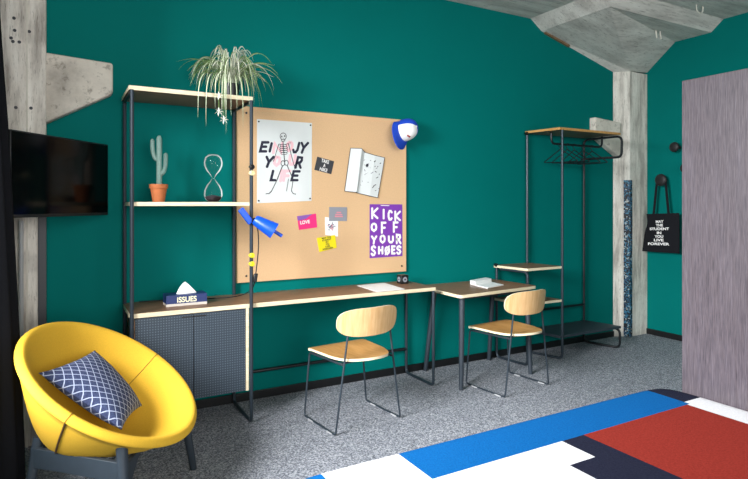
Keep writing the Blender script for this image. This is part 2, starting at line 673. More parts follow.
# corner column with capital
cc = thing('concrete_column', 'weathered concrete corner column with flared capital and blue mosaic strip', 'column', (5.2, -0.05, 0), kind='structure')
colp = [(4.97, 0), (5.11, -0.092), (XR, -0.092), (XR, 0)]
MB().prism([(x, y, 0) for x, y in colp], (0, 0, 2.72)).build('shaft', M['concrete_shaft'], cc, smooth=False)
cap = MB()
tp = [(3.955, 0, 2.985), (3.955, -0.75, 2.985), (XR, -0.40, 2.985), (XR, 0, 2.985)]
bt = [(4.97, 0, 2.715), (5.11, -0.092, 2.72), (XR, -0.092, 2.74), (XR, 0, 2.74)]
cap.add(tp + bt, [(0, 1, 5, 4), (1, 2, 6, 5), (2, 3, 7, 6), (3, 0, 4, 7), (0, 3, 2, 1), (4, 5, 6, 7)])
cap.build('capital', M['concrete_ceiling'], cc, smooth=False)
dp = MB()
tp = [(3.815, 0.0, CZ), (3.815, -0.87, CZ), (XR, -0.87, CZ), (XR, 0, CZ)]
bt = [(3.955, 0.0, 2.985), (3.955, -0.755, 2.985), (XR, -0.755, 2.985), (XR, 0, 2.985)]
dp.add(tp + bt, [(0, 1, 5, 4), (1, 2, 6, 5), (2, 3, 7, 6), (3, 0, 4, 7), (0, 3, 2, 1), (4, 5, 6, 7)])
dp.build('drop_panel', M['concrete_ceiling'], cc, smooth=False)
ms = MB()
A, B = V((4.97, 0, 0)), V((5.11, -0.092, 0))
p0 = A.lerp(B, 0.62)
off = V((-0.004, -0.006, 0))
ms.prism([p0 + off, B + off, B + V((0.03, -0.006, 0)), B + V((0.03, 0.01, 0)), p0 + V((0.01, 0.01, 0))], (0, 0, 1.605))
ms.build('mosaic_strip', M['mosaic'], cc, smooth=False)
MB().prism([(4.61, 0, 2.218), (4.61, 0, 2.03), (4.99, 0, 1.83), (4.99, 0, 2.19)], (0, -0.075, 0)).build('bracket', M['concrete'], cc, smooth=False, bevel=0.012)
MB().obox((4.15, -0.012, 2.931), (0.16, 0, -0.042), (0, 0.012, 0), (0.002, 0, 0.009)).build('rust_strip', M['rust'], cc, smooth=False)
for (u, v, zz, nm) in ((702, 5, CZ, 'lifting_loop'),):
    p = at(u, v, z=zz)
    MB().sweep([p + V((0.05 * math.cos(t), 0.02, -0.02 + 0.045 * math.sin(t))) for t in [i * math.pi / 8 for i in range(16)]], 0.006, 6, closed=True).build(nm, M['mortar'], cc)
p = at(658, 31, z=2.985)
for dx in (-0.03, 0.03):
    MB().sweep([p + V((dx, 0, 0.0)), p + V((dx, -0.01, -0.075))], 0.007, 6).build('wire_prong', M['mortar'], cc)

# left column
lc = thing('concrete_column', 'pitted concrete column at the left with tapering bracket', 'column', (-0.35, -0.07, 0), kind='structure')
MB().box((-0.615, -0.14, 0), (-0.062, 0, CZ)).build('shaft', M['concrete_shaft'], lc, smooth=False, bevel=0.008)
MB().prism([(-0.08, 0, 2.235), (0.287, 0, 2.214), (0.287, 0, 2.03), (-0.08, 0, 1.82)], (0, -0.10, 0)).build('bracket', M['concrete'], lc, smooth=False, bevel=0.014, seg=3)
sm = at(27, 60, y=-0.14)
MB().box((sm.x - 0.004, -0.144, 0), (sm.x + 0.004, -0.13, CZ)).build('formwork_seam', M['mortar'], lc, smooth=False)
hl = MB()
for (X, Y) in ((48, 62), (50, 104), (100, 108), (44, 142), (66, 144), (54, 368), (106, 370), (38, 130)):
    q = at(X * 60 / 205, Y * 140 / 479, y=-0.1415)
    hl.lathe([(0.009, 0), (0.009, 0.002)], q, 10, ax=(0, -1, 0))
hl.build('bolt_holes', M['charcoal'], lc)
pp = at(21, 250, y=-0.17)
tag(MB().tube([(pp.x, -0.162, 0), (pp.x, -0.162, 1.27)], 0.012).build('conduit_pipe', M['pipe']), 'thin pale conduit pipe running up the left concrete column', 'pipe')

# ------------------------------------------------------------------ bed and partition
ZB = 0.45
BX0, BX1, BY1, BY0 = 0.61, 2.672, -2.06, -3.9
BED_O = ((BX0 + BX1) / 2, (BY0 + BY1) / 2)
BLUE, RED, NVY = ('#03508f', '#0a62a4'), ('#7a231c', '#96352b'), ('#16182a', '#25283a')
BLOCKS = [(1.083, 2.515, -2.302, -1.9, *BLUE), (2.515, 2.75, -2.275, -1.9, *NVY), (1.81, 2.495, -5, -2.302, *RED),
          (1.69, 1.81, -2.456, -2.302, *NVY), (1.558, 1.81, -5, -2.456, *NVY), (0.4, 0.775, -2.2, -1.9, *BLUE)]
bed = thing('bed', 'low bed with white mattress under the colour block blanket', 'bed', (BED_O[0], BED_O[1], 0))
MB().box((BX0 + 0.05, BY0 + 0.05, 0.1), (BX1 - 0.02, BY1 - 0.06, 0.24)).build('base', M['charcoal'], bed, bevel=0.01)
MB().box((BX0 + 0.03, BY0 + 0.03, 0.24), (BX1 - 0.015, BY1 - 0.045, 0.405)).build('mattress', M['tissue'], bed, bevel=0.05, seg=4)
for x in (BX0 + 0.12, BX1 - 0.12):
    for y in (BY0 + 0.12, BY1 - 0.14):
        MB().lathe([(0.03, 0), (0.035, 0.1)], (x, y, 0), 16).build('leg', M['black_paint'], bed)


def duvet_pt(u, v):
    # superellipse outline, rounded shoulder falling down the sides
    k = 2 * math.pi * u
    hx, hy = (BX1 - BX0) / 2, (BY1 - BY0) / 2
    c, s = math.cos(k), math.sin(k)
    n = 0.10
    ex = math.copysign(abs(c) ** n, c)
    ey = math.copysign(abs(s) ** n, s)
    if v < 0.6:
        q = v / 0.6
        sc = q
        z = ZB
        inset = 0.035
        r = sc
        x, y = ex * (hx - inset) * r, ey * (hy - inset) * r
    else:
        t = (v - 0.6) / 0.4
        if t < 0.6:
            a = t / 0.6 * math.pi / 2
            o = -0.035 + 0.035 * math.sin(a)
            z = ZB - 0.035 * (1 - math.cos(a))
        else:
            o = 0
            z = ZB - 0.035 - (t - 0.6) / 0.4 * 0.22
        x, y = ex * (hx + o), ey * (hy + o)
    return V((BED_O[0] + x, BED_O[1] + y, z))


dv = MB().grid(duvet_pt, 160, 24, wrap=True)
dvo = dv.build('blanket', duvet_mat(), None, angle=60)
dvo.data.transform(Matrix.Translation((dvo.location.x - BED_O[0], dvo.location.y - BED_O[1], 0)))
dvo.location = (BED_O[0], BED_O[1], dvo.location.z)
tag(dvo, 'blanket with big white, blue, red and navy blocks on the bed', 'blanket')
pt = thing('partition', 'tall dark grey brown wood grain panel at the right edge', 'partition', (2.74, -3.0, 0))
MB().box((2.676, -4.4, 0.06), (2.78, -2.164, 1.968)).build('panel', M['partition'], pt, bevel=0.002)
MB().box((2.69, -4.38, 0), (2.77, -2.18, 0.06)).build('plinth', M['black_paint'], pt)

# ------------------------------------------------------------------ built desk with shelves
YB, YFR = -0.03, -0.424
dk = thing('shelf_desk', 'long wall desk with slate tube frame and two open shelves at its left', 'desk', (1.4, -0.2, 0))
R = 0.011
WP = [M['ply'], M['walnut']]
for x in (0.358, 1.042):
    MB().tube([(x, YB, 2.004), (x, YB, R), (x, YFR, R), (x, YFR, 2.004)], R).build('post_frame', M['steel'], dk)
MB().tube([(2.432, YB, 0.716), (2.432, YB, R), (2.432, YFR + 0.02, R), (2.432, YFR + 0.02, 0.716)], R).build('end_frame', M['steel'], dk)
MB().tube([(1.042, YB, 0.20), (2.432, YB, 0.20)], 0.012).build('stretcher', M['steel_black'], dk)
for x in (0.358, 1.042):
    MB().sweep([(x, YB, 1.995), (x, YFR, 1.995)], 0.009).build('shelf_bar', M['steel_black'], dk)
MB().box((0.343, -0.413, 2.004), (1.056, -0.006, 2.03), 0, 1).build('top_shelf', WP, dk, bevel=0.002)
MB().box((0.358, -0.413, 1.350), (1.038, -0.006, 1.374), 0, 1).build('middle_shelf', WP, dk, bevel=0.002)
MB().box((0.349, -0.413, 0.716), (2.449, -0.006, 0.743), 0, 1).build('desktop', WP, dk, bevel=0.002)

cb = thing('cabinet', 'slate two door cabinet with dotted doors hung under the desk', 'cabinet', (0.7, -0.2, 0.205))
bd = MB().box((0.374, -0.39, 0.205), (0.390, -0.012, 0.715)).box((0.39, -0.39, 0.205), (1.012, -0.012, 0.221))
bd.box((0.39, -0.39, 0.70), (1.012, -0.012, 0.715)).box((0.39, -0.03, 0.221), (1.012, -0.012, 0.70))
bd.build('carcass', M['walnut'], cb, smooth=False)
MB().box((1.013, -0.412, 0.205), (1.029, -0.012, 0.715)).build('side_panel', M['ply'], cb, smooth=False)
for x0, x1, hx in ((0.376, 0.697, 0.665), (0.701, 1.011, 0.735)):
    d = MB().box((x0, -0.408, 0.205), (x1, -0.391, 0.712)).build('door', M['door'], cb, bevel=0.0015)
    MB().box((hx - 0.035, -0.4115, 0.693), (hx + 0.035, -0.4075, 0.700)).build('handle', M['black_paint'], d)

# ------------------------------------------------------------------ loose desk
D2 = 0.70
ft = [V((2.535, -0.592, D2)), V((3.375, -0.517, D2)), V((3.345, -0.03, D2)), V((2.55, -0.03, D2))]
d2 = thing('side_desk', 'lower brown topped desk with splayed slate legs between the desk and rack', 'desk', (2.97, -0.3, 0))


def round_poly(pts, r, k=6):
    out = []
    n = len(pts)
    for i in range(n):
        a, b, c = pts[i - 1], pts[i], pts[(i + 1) % n]
        p, q = b + (a - b).normalized() * r, b + (c - b).normalized() * r
        for j in range(k + 1):
            t = j / k
            out.append(p * (1 - t) ** 2 + b * 2 * t * (1 - t) + q * t * t)
    return out


MB().prism([p - V((0, 0, 0.024)) for p in round_poly(ft, 0.035)], (0, 0, 0.024), 0, 1).build('tabletop', WP, d2, bevel=0.0015)
for top, foot in (((2.60, -0.53), (2.572, -0.556)), ((3.30, -0.475), (3.295, -0.525)), ((3.275, -0.10), (3.275, -0.05)), ((2.66, -0.10), (2.61, -0.04))):
    MB().sweep([(top[0], top[1], D2 - 0.024), (foot[0], foot[1], 0)], [0.021, 0.017], 14).build('leg', M['slate_wood'], d2)
MB().box((2.62, -0.5, D2 - 0.05), (3.30, -0.47, D2 - 0.024)).build('apron', M['slate_wood'], d2, smooth=False)
MB().box((2.65, -0.12, D2 - 0.05), (3.28, -0.09, D2 - 0.024)).build('apron', M['slate_wood'], d2, smooth=False)

# ------------------------------------------------------------------ clothes rack
rk = thing('clothes_rack', 'slate tube clothes rack with wooden top shelf, low steps and dark bench', 'rack', (4.0, -0.2, 0))
xs = dict(lf=3.425, lb=3.38, mf=3.835, mb=3.745, rf=4.60, rb=4.50)
RF = -0.36
MB().tube([(xs['lb'], YB, 0.835), (xs['lb'], YB, R), (xs['lf'], RF, R), (xs['lf'], RF, 0.79), (xs['lb'], YB - 0.05, 0.79)], R, 0.045).build('step_frame', M['steel'], rk)
MB().tube([(xs['mb'], YB, 2.01), (xs['mb'], YB, R), (xs['mf'], RF, R), (xs['mf'], RF, 2.01)], R, 0.045).build('post_frame', M['steel'], rk)
MB().tube([(xs['rb'], YB, 1.80), (xs['rb'], YB, R), (xs['rf'], RF, R), (xs['rf'], RF, 0.185), (xs['rb'], YB, 0.185)], R, 0.05).build('end_frame', M['steel_black'], rk)
MB().tube([(xs['rb'], YB, 1.81), (xs['rb'], YB, 1.99), (xs['rf'], RF - 0.02, 1.995), (xs['rf'], RF - 0.02, 1.80), (xs['rb'], YB, 1.80)], R, 0.05).build('loop_rail', M['steel_black'], rk)
MB().tube([(3.872, -0.2, 2.01), (3.872, -0.2, 1.905), (4.55, -0.2, 1.905), (4.55, -0.2, 2.01)], 0.010, 0.05).build('hanging_rail', M['steel_black'], rk)
MB().tube([(xs['mb'], YB, 0.375), (xs['rb'], YB, 0.375)], R).build('stretcher', M['steel_black'], rk)


def shelf(name, fl, fr, br, bl, z, th, mats):
    MB().prism([(fl, -0.365, z - th), (fr, -0.365, z - th), (br, -0.008, z - th), (bl, -0.008, z - th)], (0, 0, th), 0, 1).build(name, mats, rk, bevel=0.002)


shelf('top_shelf', 3.80, 4.605, 4.54, 3.74, 2.03, 0.022, [M['oak'], M['walnut']])
shelf('step_shelf', 3.42, 3.825, 3.78, 3.365, 0.82, 0.022, WP)
shelf('step_shelf', 3.42, 3.825, 3.78, 3.365, 0.53, 0.022, WP)
shelf('bench', 3.80, 4.61, 4.54, 3.75, 0.213, 0.022, [M['slate_wood'], M['slate_wood']])
for (x, y, z) in ((xs['lb'] - 0.012, YB - 0.004, 0.822), (xs['mb'] - 0.012, YB - 0.004, 2.005)):
    MB().lathe([(0.0, -0.014), (0.014, -0.012), (0.016, 0.0), (0.014, 0.012), (0.0, 0.014)], (x, y, z), 16, ax=(0, 1, 0)).build('end_cap', M['black_plastic'], rk)

hang = thing('clothes_hanger', 'leftmost thin black hanger on the rack rail', 'hanger', (3.99, -0.2, 1.73), 0, 'black hangers on the rack rail')
MB().sweep([(3.99, -0.2 + 0.016 * math.sin(t), 1.897 + 0.02 * math.cos(t)) for t in [-1.2 + i * 0.35 for i in range(13)]] + [(3.99, -0.2, 1.862)], 0.003, 6).build('hook', M['steel_black'], hang)
MB().sweep(bent([(3.99, -0.2, 1.862), (3.99, -0.365, 1.745), (3.99, -0.2, 1.74), (3.99, -0.035, 1.745), (3.99, -0.2, 1.862)], 0.02), 0.004, 6).build('shoulder_wire', M['steel_black'], hang)
for i, (x, a, lb) in enumerate(((4.08, 0.25, 'second black hanger from the left on the rack rail'), (4.17, 0.1, 'middle black hanger of the five on the rack rail'),
                                (4.29, 0.32, 'fourth black hanger from the left on the rack rail'), (4.41, 0.12, 'rightmost black hanger near the rack end loop'))):
    h = copy_tree(hang)
    h.location.x = x
    h.rotation_euler.z = a
    h['label'] = lb
hang.rotation_euler.z = 0.3

# ------------------------------------------------------------------ chairs
def make_chair(label):
    t = thing('desk_chair', label, 'chair', (0, 0, 0), 0, 'oak chairs at the desks')
    ST = M['steel']
    q = 0.0062
    for s in (-1, 1):
        top = V((s * 0.142, -0.196, 0.68))
        foot = V((s * 0.24, -0.192, q))
        ff = V((s * 0.24, 0.19, q))
        ft_ = V((s * 0.205, 0.185, 0.405))
        k = (0.405 - foot.z) / (top.z - foot.z)
        rod = foot.lerp(top, k)
        MB().tube([top, foot, ff, ft_, rod], q, 0.022, 10).build('sled_leg', ST, t)
        for y in (0.10, -0.13):
            MB().obox((s * 0.24, y, 0.004), (0.009, 0, 0), (0, 0.028, 0), (0, 0, 0.004)).build('glide', M['pipe'], t)
    MB().sweep([(-0.205, 0.15, 0.405), (0.205, 0.15, 0.405)], 0.006, 8).build('cross_rod', ST, t)
    rodx = 0.178
    MB().sweep([(-rodx, -0.15, 0.405), (rodx, -0.15, 0.405)], 0.006, 8).build('cross_rod', ST, t)
    # seat: straight front, round back, slightly dished
    out = []
    for i in range(49):
        a = math.pi + math.pi * i / 48
        ca, sa = math.cos(a), math.sin(a)
        out.append((0.198 * math.copysign(abs(ca) ** 1.0, ca), -0.0 + 0.28 * math.copysign(abs(sa) ** 0.95, sa)))
    out += [(0.203, 0.06), (0.209, 0.15), (0.21, 0.195), (0.19, 0.214), (0.1, 0.222), (0, 0.225), (-0.1, 0.222), (-0.19, 0.214), (-0.21, 0.195), (-0.209, 0.15), (-0.203, 0.06)]
    n = len(out)

    def zz(x, y):
        return 0.437 - 0.014 * math.exp(-((x / 0.13) ** 2 + ((y + 0.05) / 0.14) ** 2)) + 0.012 * max(0, (-y - 0.12) / 0.15) ** 2 - 0.010 * max(0, (y - 0.14) / 0.08) ** 2
    vs, fs, mi = [], [], []
    rings = [0.0, 0.25, 0.5, 0.75, 0.93, 1.0]
    sb = MB()
    top, bot = [], []
    for r in rings[1:]:
        top.append([V((x * r, (y + 0.02) * r - 0.02, zz(x * r, (y + 0.02) * r - 0.02))) for x, y in out])
        bot.append([p - V((0, 0, 0.015)) for p in top[-1]])
    for lay, sg in ((top, 1), (bot, -1)):
        c = V((0, -0.02, zz(0, -0.02) - (0.015 if sg < 0 else 0)))
        vs = [c] + [p for L_ in lay for p in L_]
        fs = []
        for i in range(n):
            j = (i + 1) % n
            fs.append((0, 1 + i, 1 + j) if sg > 0 else (0, 1 + j, 1 + i))
            for k in range(len(lay) - 1):
                a, b = 1 + k * n, 1 + (k + 1) * n
                fs.append((a + i, b + i, b + j, a + j) if sg > 0 else (a + i, a + j, b + j, b + i))
        sb.add(vs, fs, 0)
    vs = top[-1] + bot[-1]
    sb.add(vs, [(i, n + i, n + (i + 1) % n, (i + 1) % n) for i in range(n)], 1)
    sb.build('seat', [M['oak'], M['ply']], t, angle=40)
    # backrest: rounded pill, bowed around the sitter
    Wb, Hb, zc = 0.22, 0.086, 0.655
    bb = MB()

    def bp(x, z, o):
        bow = 0.075 * (x / Wb) ** 2
        nn = V((-0.15 * x / Wb * 2, 1, 0)).normalized()
        return V((x, -0.245 + bow - (z - zc) * 0.12, z)) + V((nn.x, nn.y, 0)) * o
    pl = []
    for i in range(64):
        a = 2 * math.pi * i / 64
        ca, sa = math.cos(a), math.sin(a)
        pl.append((Wb * math.copysign(abs(ca) ** 0.55, ca), Hb * math.copysign(abs(sa) ** 0.72, sa)))
    n = 64
    for o, sg in ((-0.0065, -1), (0.0065, 1)):
        vs = [bp(0, zc, o)]
        rr = [0.3, 0.6, 0.85, 1.0]
        for r in rr:
            vs += [bp(x * r, zc + z * r, o) for x, z in pl]
        fs = []
        for i in range(n):
            j = (i + 1) % n
            fs.append((0, 1 + i, 1 + j) if sg < 0 else (0, 1 + j, 1 + i))
            for k in range(3):
                a, b = 1 + k * n, 1 + (k + 1) * n
                fs.append((a + i, b + i, b + j, a + j) if sg < 0 else (a + i, a + j, b + j, b + i))
        bb.add(vs, fs, 0)
    vs = [bp(x, zc + z, -0.0065) for x, z in pl] + [bp(x, zc + z, 0.0065) for x, z in pl]
    bb.add(vs, [(i, n + i, n + (i + 1) % n, (i + 1) % n) for i in range(n)], 1)
    bb.build('backrest', [M['oak_back'], M['ply']], t, angle=40)
    return t


ch = make_chair('oak desk chair in front of the long desk, nearer the cabinet')
ch2 = copy_tree(ch)
ch.location, ch.rotation_euler.z = (1.634, -0.636, 0), math.radians(6)
ch2.location, ch2.rotation_euler.z = (2.948, -0.632, 0), math.radians(6)
ch2['label'] = 'oak desk chair at the lower side desk next to the clothes rack'

# ------------------------------------------------------------------ yellow armchair
AC = V((0.227, -0.943, 0.547))
AZ, TI = -0.561, 0.594
NR = V((math.sin(TI) * math.cos(AZ), math.sin(TI) * math.sin(AZ), math.cos(TI)))
E1 = V((-math.sin(AZ), math.cos(AZ), 0))
E2 = NR.cross(E1)
ac = thing('armchair', 'round yellow felt tub armchair on slate legs holding a cushion', 'armchair', (AC.x, AC.y, 0))
RO, RI = 0.43, 0.392
ZBOT = 0.262


def rp(r, phi, d):
    return AC + (E1 * math.cos(phi) + E2 * math.sin(phi)) * r - NR * d


def prof(phi, outer_only=False):
    pts = []
    for i in range(17):
        q = i / 16
        r = RI * q
        pts.append(rp(r, phi, 0.235 * (1 - q ** 2.7) - 0.004))
    # rim: soft inner lip, sloping outer band, crease
    pts += [rp(r, phi, d) for r, d in ((0.402, -0.010), (0.411, -0.014), (0.420, -0.013), (0.428, -0.007), (0.4355, 0.002), (0.438, 0.010), (0.4365, 0.017), (0.432, 0.022), (0.422, 0.026))]
    for i in range(17):
        q = i / 16
        r = 0.418 * (1 - q)
        d = 0.026 + 0.315 * (1 - (1 - min(1, q / 0.62)) ** 1.25)
        p = rp(r, phi, d)
        p.z = max(p.z, ZBOT + 0.012 * (1 - q))
        pts.append(p)
    return pts


sh = MB()
NP = 72
PR = [prof(2 * math.pi * i / NP) for i in range(NP)]
K = len(PR[0])
sh.add([p for c in PR for p in c], [(i * K + j, ((i + 1) % NP) * K + j, ((i + 1) % NP) * K + j + 1, i * K + j + 1) for i in range(NP) for j in range(K - 1)])
sh.build('shell', M['yellow'], ac, angle=80)


def phi_near(u, v):
    best = None
    s, c = math.sin(YAW), math.cos(YAW)
    for i in range(720):
        ph = i * math.pi / 360
        q = rp(0.41, ph, -0.03) - V((0, CY, CH))
        de = q.x * s + q.y * c
        k = (374 + F * (q.x * c - q.y * s) / de - u) ** 2 + (HY - F * q.z / de - v) ** 2
        if best is None or k < best[0]:
            best = (k, ph)
    return best[1]


pa, pb = phi_near(156, 355), phi_near(68, 420)
for ph, j0, j1 in ((pa, 5, 26), (pb, 12, 26)):
    MB().sweep([p + (NR * 0.0005) for p in prof(ph)[j0:j1]], 0.0022, 6).build('seam', M['yellow_seam'], ac)
MB().sweep(prof(pb)[26:36], 0.005, 6).build('zip', M['zip'], ac)
leg_feet = [(0.24, -1.33), (0.605, -0.86), (0.20, -0.56), (-0.13, -0.93)]
for fx, fy in leg_feet:
    c = V((0.16, -0.92, 0))
    d = (V((fx, fy, 0)) - c).normalized()
    tp = V((fx, fy, 0)) - d * 0.055
    zt = 0.33 if (fx, fy) != leg_feet[0] else 0.36
    MB().sweep([V((tp.x, tp.y, zt)), V((fx, fy, 0))], [0.024, 0.017], 14).build('leg', M['slate_wood'], ac)
for a, b in ((0, 3), (0, 1), (2, 3)):
    A2, B2 = V((*leg_feet[a], 0)), V((*leg_feet[b], 0))
    A2, B2 = A2.lerp(V((0.16, -0.92, 0)), 0.1), B2.lerp(V((0.16, -0.92, 0)), 0.1 if b != 1 else 0.4)
    d = (B2 - A2).normalized()
    q = V((-d.y, d.x, 0)) * 0.011
    zl = (0.20, 0.205, 0.205, 0.20) if b != 1 else (0.12, 0.24, 0.262, 0.262)
    lo = [A2 + V((0, 0, zl[0])), A2.lerp(B2, 0.35) + V((0, 0, zl[1])), A2.lerp(B2, 0.7) + V((0, 0, zl[2])), B2 + V((0, 0, zl[3]))]
    zh = 0.29 if b != 1 else 0.272
    hi = [B2 + V((0, 0, zh)), A2 + V((0, 0, zh))]
    MB().prism([p - q for p in lo + hi], q * 2).build('base_panel', M['slate_wood'], ac, smooth=False, bevel=0.003)

# cushion
ex = V((0.65, -0.375, -0.65)).normalized()
ey = V((0.45, 0.875, -0.05))
ey = (ey - ex * ey.dot(ex)).normalized()
en = ex.cross(ey)
CS = V((0.172, -0.905, 0.495))
S = 0.40


def cpt(u, v, sg):
    x, y = u * 2 - 1, v * 2 - 1
    fall = ((1 - abs(x) ** 2.4) * (1 - abs(y) ** 2.4)) ** 0.55
    pinch = 1 - 0.075 * ((1 - x * x) * abs(y) ** 3 + 0)
    pinch2 = 1 - 0.075 * (1 - y * y) * abs(x) ** 3
    return CS + ex * (x * S / 2 * pinch2) + ey * (y * S / 2 * pinch) + en * (sg * 0.062 * fall) + V((0.872, -0.489, 0)) * (-0.031 * x * y) + V((0, 0, -0.008)) * (x * y)


cu = MB()
NG = 28
cu.grid(lambda u, v: cpt(u, v, 1), NG, NG)
cu.grid(lambda u, v: cpt(1 - u, v, -1), NG, NG)
cuo = cu.build('cushion', M['lattice'], None, angle=80)
uv = cuo.data.uv_layers.new(name='weave')
half = (NG + 1) ** 2
for lp in cuo.data.loops:
    k = lp.vertex_index % half
    i, j = divmod(k, NG + 1)
    uv.data[lp.index].uv = (i / NG, j / NG)
tag(cuo, 'square navy cushion with white diamond lattice on the yellow armchair', 'cushion')

# ------------------------------------------------------------------ curtain, television
ct = thing('curtain', 'black floor length curtain at the left edge', 'curtain', (-0.36, -0.785, 0))


CUR = [(at(px_, v_, y=-0.76).z, at(px_, v_, y=-0.76).x) for px_, v_ in ((26, 479), (25, 440), (20, 330), (14, 216), (9, 127), (3, 50), (0, 0))]


def cur_edge(z):
    if z <= CUR[0][0]:
        return CUR[0][1]
    for (z0, x0), (z1, x1) in zip(CUR, CUR[1:]):
        if z <= z1:
            return x0 + (x1 - x0) * (z - z0) / (z1 - z0)
    return CUR[-1][1]


def cur_pt(u, v):
    z = 0.02 + 2.98 * v
    a = 2 * math.pi * u
    fold = 0.94 + 0.06 * math.cos(a * 11) + 0.02 * math.sin(a * 4)
    return V((cur_edge(z) - 0.18 + 0.18 * fold * math.cos(a), -0.785 + 0.065 * fold * math.sin(a), z))


MB().grid(cur_pt, 90, 24, wrap=True).build('cloth', M['curtain'], ct, angle=80)
MB().tube([(-0.42, -4.2, 3.02), (-0.42, -0.66, 3.02)], 0.014).build('rail', M['black_paint'], ct)

tvr = at(108.3, 180, y=-0.12)
tvd = V((0.635, 0.772, 0)).normalized()     # along the screen
tvn = V((0.772, -0.635, 0)).normalized()    # out of the screen
tz0, tz1, TW = 1.296, 1.717, 0.722
tvc = tvr - tvd * (TW / 2)
tv = thing('television', 'black flat screen television on a swivel arm at the left column', 'television', (tvc.x, tvc.y, tz0))
MB().obox((tvc.x, tvc.y, (tz0 + tz1) / 2) - tvn * 0.02 if False else V((tvc.x, tvc.y, (tz0 + tz1) / 2)) - tvn * 0.02, tvd * (TW / 2), tvn * 0.02, V((0, 0, (tz1 - tz0) / 2))).build('housing', M['black_plastic'], tv, bevel=0.004)
MB().obox(V((tvc.x, tvc.y, (tz0 + tz1) / 2 + 0.004)) + tvn * 0.0005, tvd * (TW / 2 - 0.008), tvn * 0.001, V((0, 0, (tz1 - tz0) / 2 - 0.012))).build('screen', M['screen'], tv, smooth=False)
bk = V((tvc.x, tvc.y, 1.5)) - tvn * 0.04
MB().obox(bk - tvn * 0.01, tvd * 0.1, tvn * 0.01, V((0, 0, 0.1))).build('mount_plate', M['black_paint'], tv)
MB().tube([bk - tvn * 0.02, V((-0.2, -0.28, 1.5)), V((-0.2, -0.155, 1.5))], 0.02, 0.03).build('mount_arm', M['black_paint'], tv)
MB().box((-0.26, -0.157, 1.40), (-0.14, -0.142, 1.60)).build('wall_plate', M['black_paint'], tv)

# ------------------------------------------------------------------ pinboard and what hangs on it
YBD = -0.022
bo = thing('pinboard', 'large cork pinboard on the teal wall above the desk', 'pinboard', (1.75, -0.01, 0.82))
MB().box((1.062, YBD, 0.820), (2.437, -0.003, 2.036)).build('cork_sheet', M['cork'], bo, smooth=False, bevel=0.002)
for x, z in ((1.13, 0.865), (2.395, 0.865), (1.13, 1.99)):
    MB().lathe([(0.008, 0), (0.007, 0.003), (0, 0.004)], (x, YBD, z), 12, ax=(0, -1, 0)).build('screw', M['black_plastic'], bo)


def B(u, v, o=0.0):
    return at(u, v, y=YBD - 0.002 - o)


def sheet(name, label, cat, corners, m, group=None, th=0.0015):
    q = [B(*c) for c in corners]
    c0 = (q[0] + q[1] + q[2] + q[3]) / 4
    t = thing(name, label, cat, (c0.x, YBD - 0.001, min(p.z for p in q)), 0, group)
    MB().prism([V((p.x, YBD - 0.0003, p.z)) for p in q[::-1]], (0, -th, 0)).build('sheet', m, t, smooth=False)
    return t, q


def pins(t, q, ins=0.015, m='black_plastic'):
    c0 = (q[0] + q[1] + q[2] + q[3]) / 4
    for p in q:
        d = (c0 - p).normalized() * ins * 1.4
        x = p + d
        MB().lathe([(0.006, 0), (0.006, 0.004), (0, 0.006)], (x.x, YBD - 0.002, x.z), 10, ax=(0, -1, 0)).build('pin', M[m], t)


NB = (0, -1, 0)
GLY = dict(
    E=[[(1, 1), (0, 1), (0, 0), (1, 0)], [(0, .52), (.8, .52)]], N=[[(0, 0), (0, 1), (1, 0), (1, 1)]], I=[[(.5, 0), (.5, 1)]],
    J=[[(1, 1), (1, .25), (.7, 0), (.3, 0), (0, .25)]], Y=[[(0, 1), (.5, .5), (1, 1)], [(.5, .5), (.4, 0)]], R=[[(0, 0), (0, 1), (.8, .95), (.9, .7), (.7, .5), (0, .45)], [(.4, .48), (1, 0)]],
    L=[[(0, 1), (0, 0), (1, 0)]], F=[[(0, 0), (0, 1), (1, 1)], [(0, .5), (.8, .5)]], K=[[(0, 0), (0, 1)], [(1, 1), (.05, .48), (1, 0)]],
    C=[[(1, .85), (.7, 1), (.3, 1), (0, .7), (0, .3), (.3, 0), (.7, 0), (1, .15)]], O=[[(.5, 1), (.1, .8), (0, .5), (.1, .2), (.5, 0), (.9, .2), (1, .5), (.9, .8), (.5, 1)]],
    U=[[(0, 1), (0, .3), (.3, 0), (.7, 0), (1, .3), (1, 1)]], S=[[(1, .85), (.6, 1), (.15, .9), (.05, .7), (.3, .55), (.75, .45), (.95, .25), (.7, .03), (.3, 0), (0, .15)]],
    H=[[(0, 0), (0, 1)], [(1, 0), (1, 1)], [(0, .5), (1, .5)]], V=[[(0, 1), (.5, 0), (1, 1)]])


def glyph(mb, ch, box, mp, r, mi=0, slant=0.0):
    x0, y0, x1, y1 = box
    for st in GLY[ch]:
        mb.stroke([mp(x0 + (x1 - x0) * a + slant * (b - 0.5) * (y1 - y0), y1 + (y0 - y1) * b) for a, b in st], NB, r, mi)


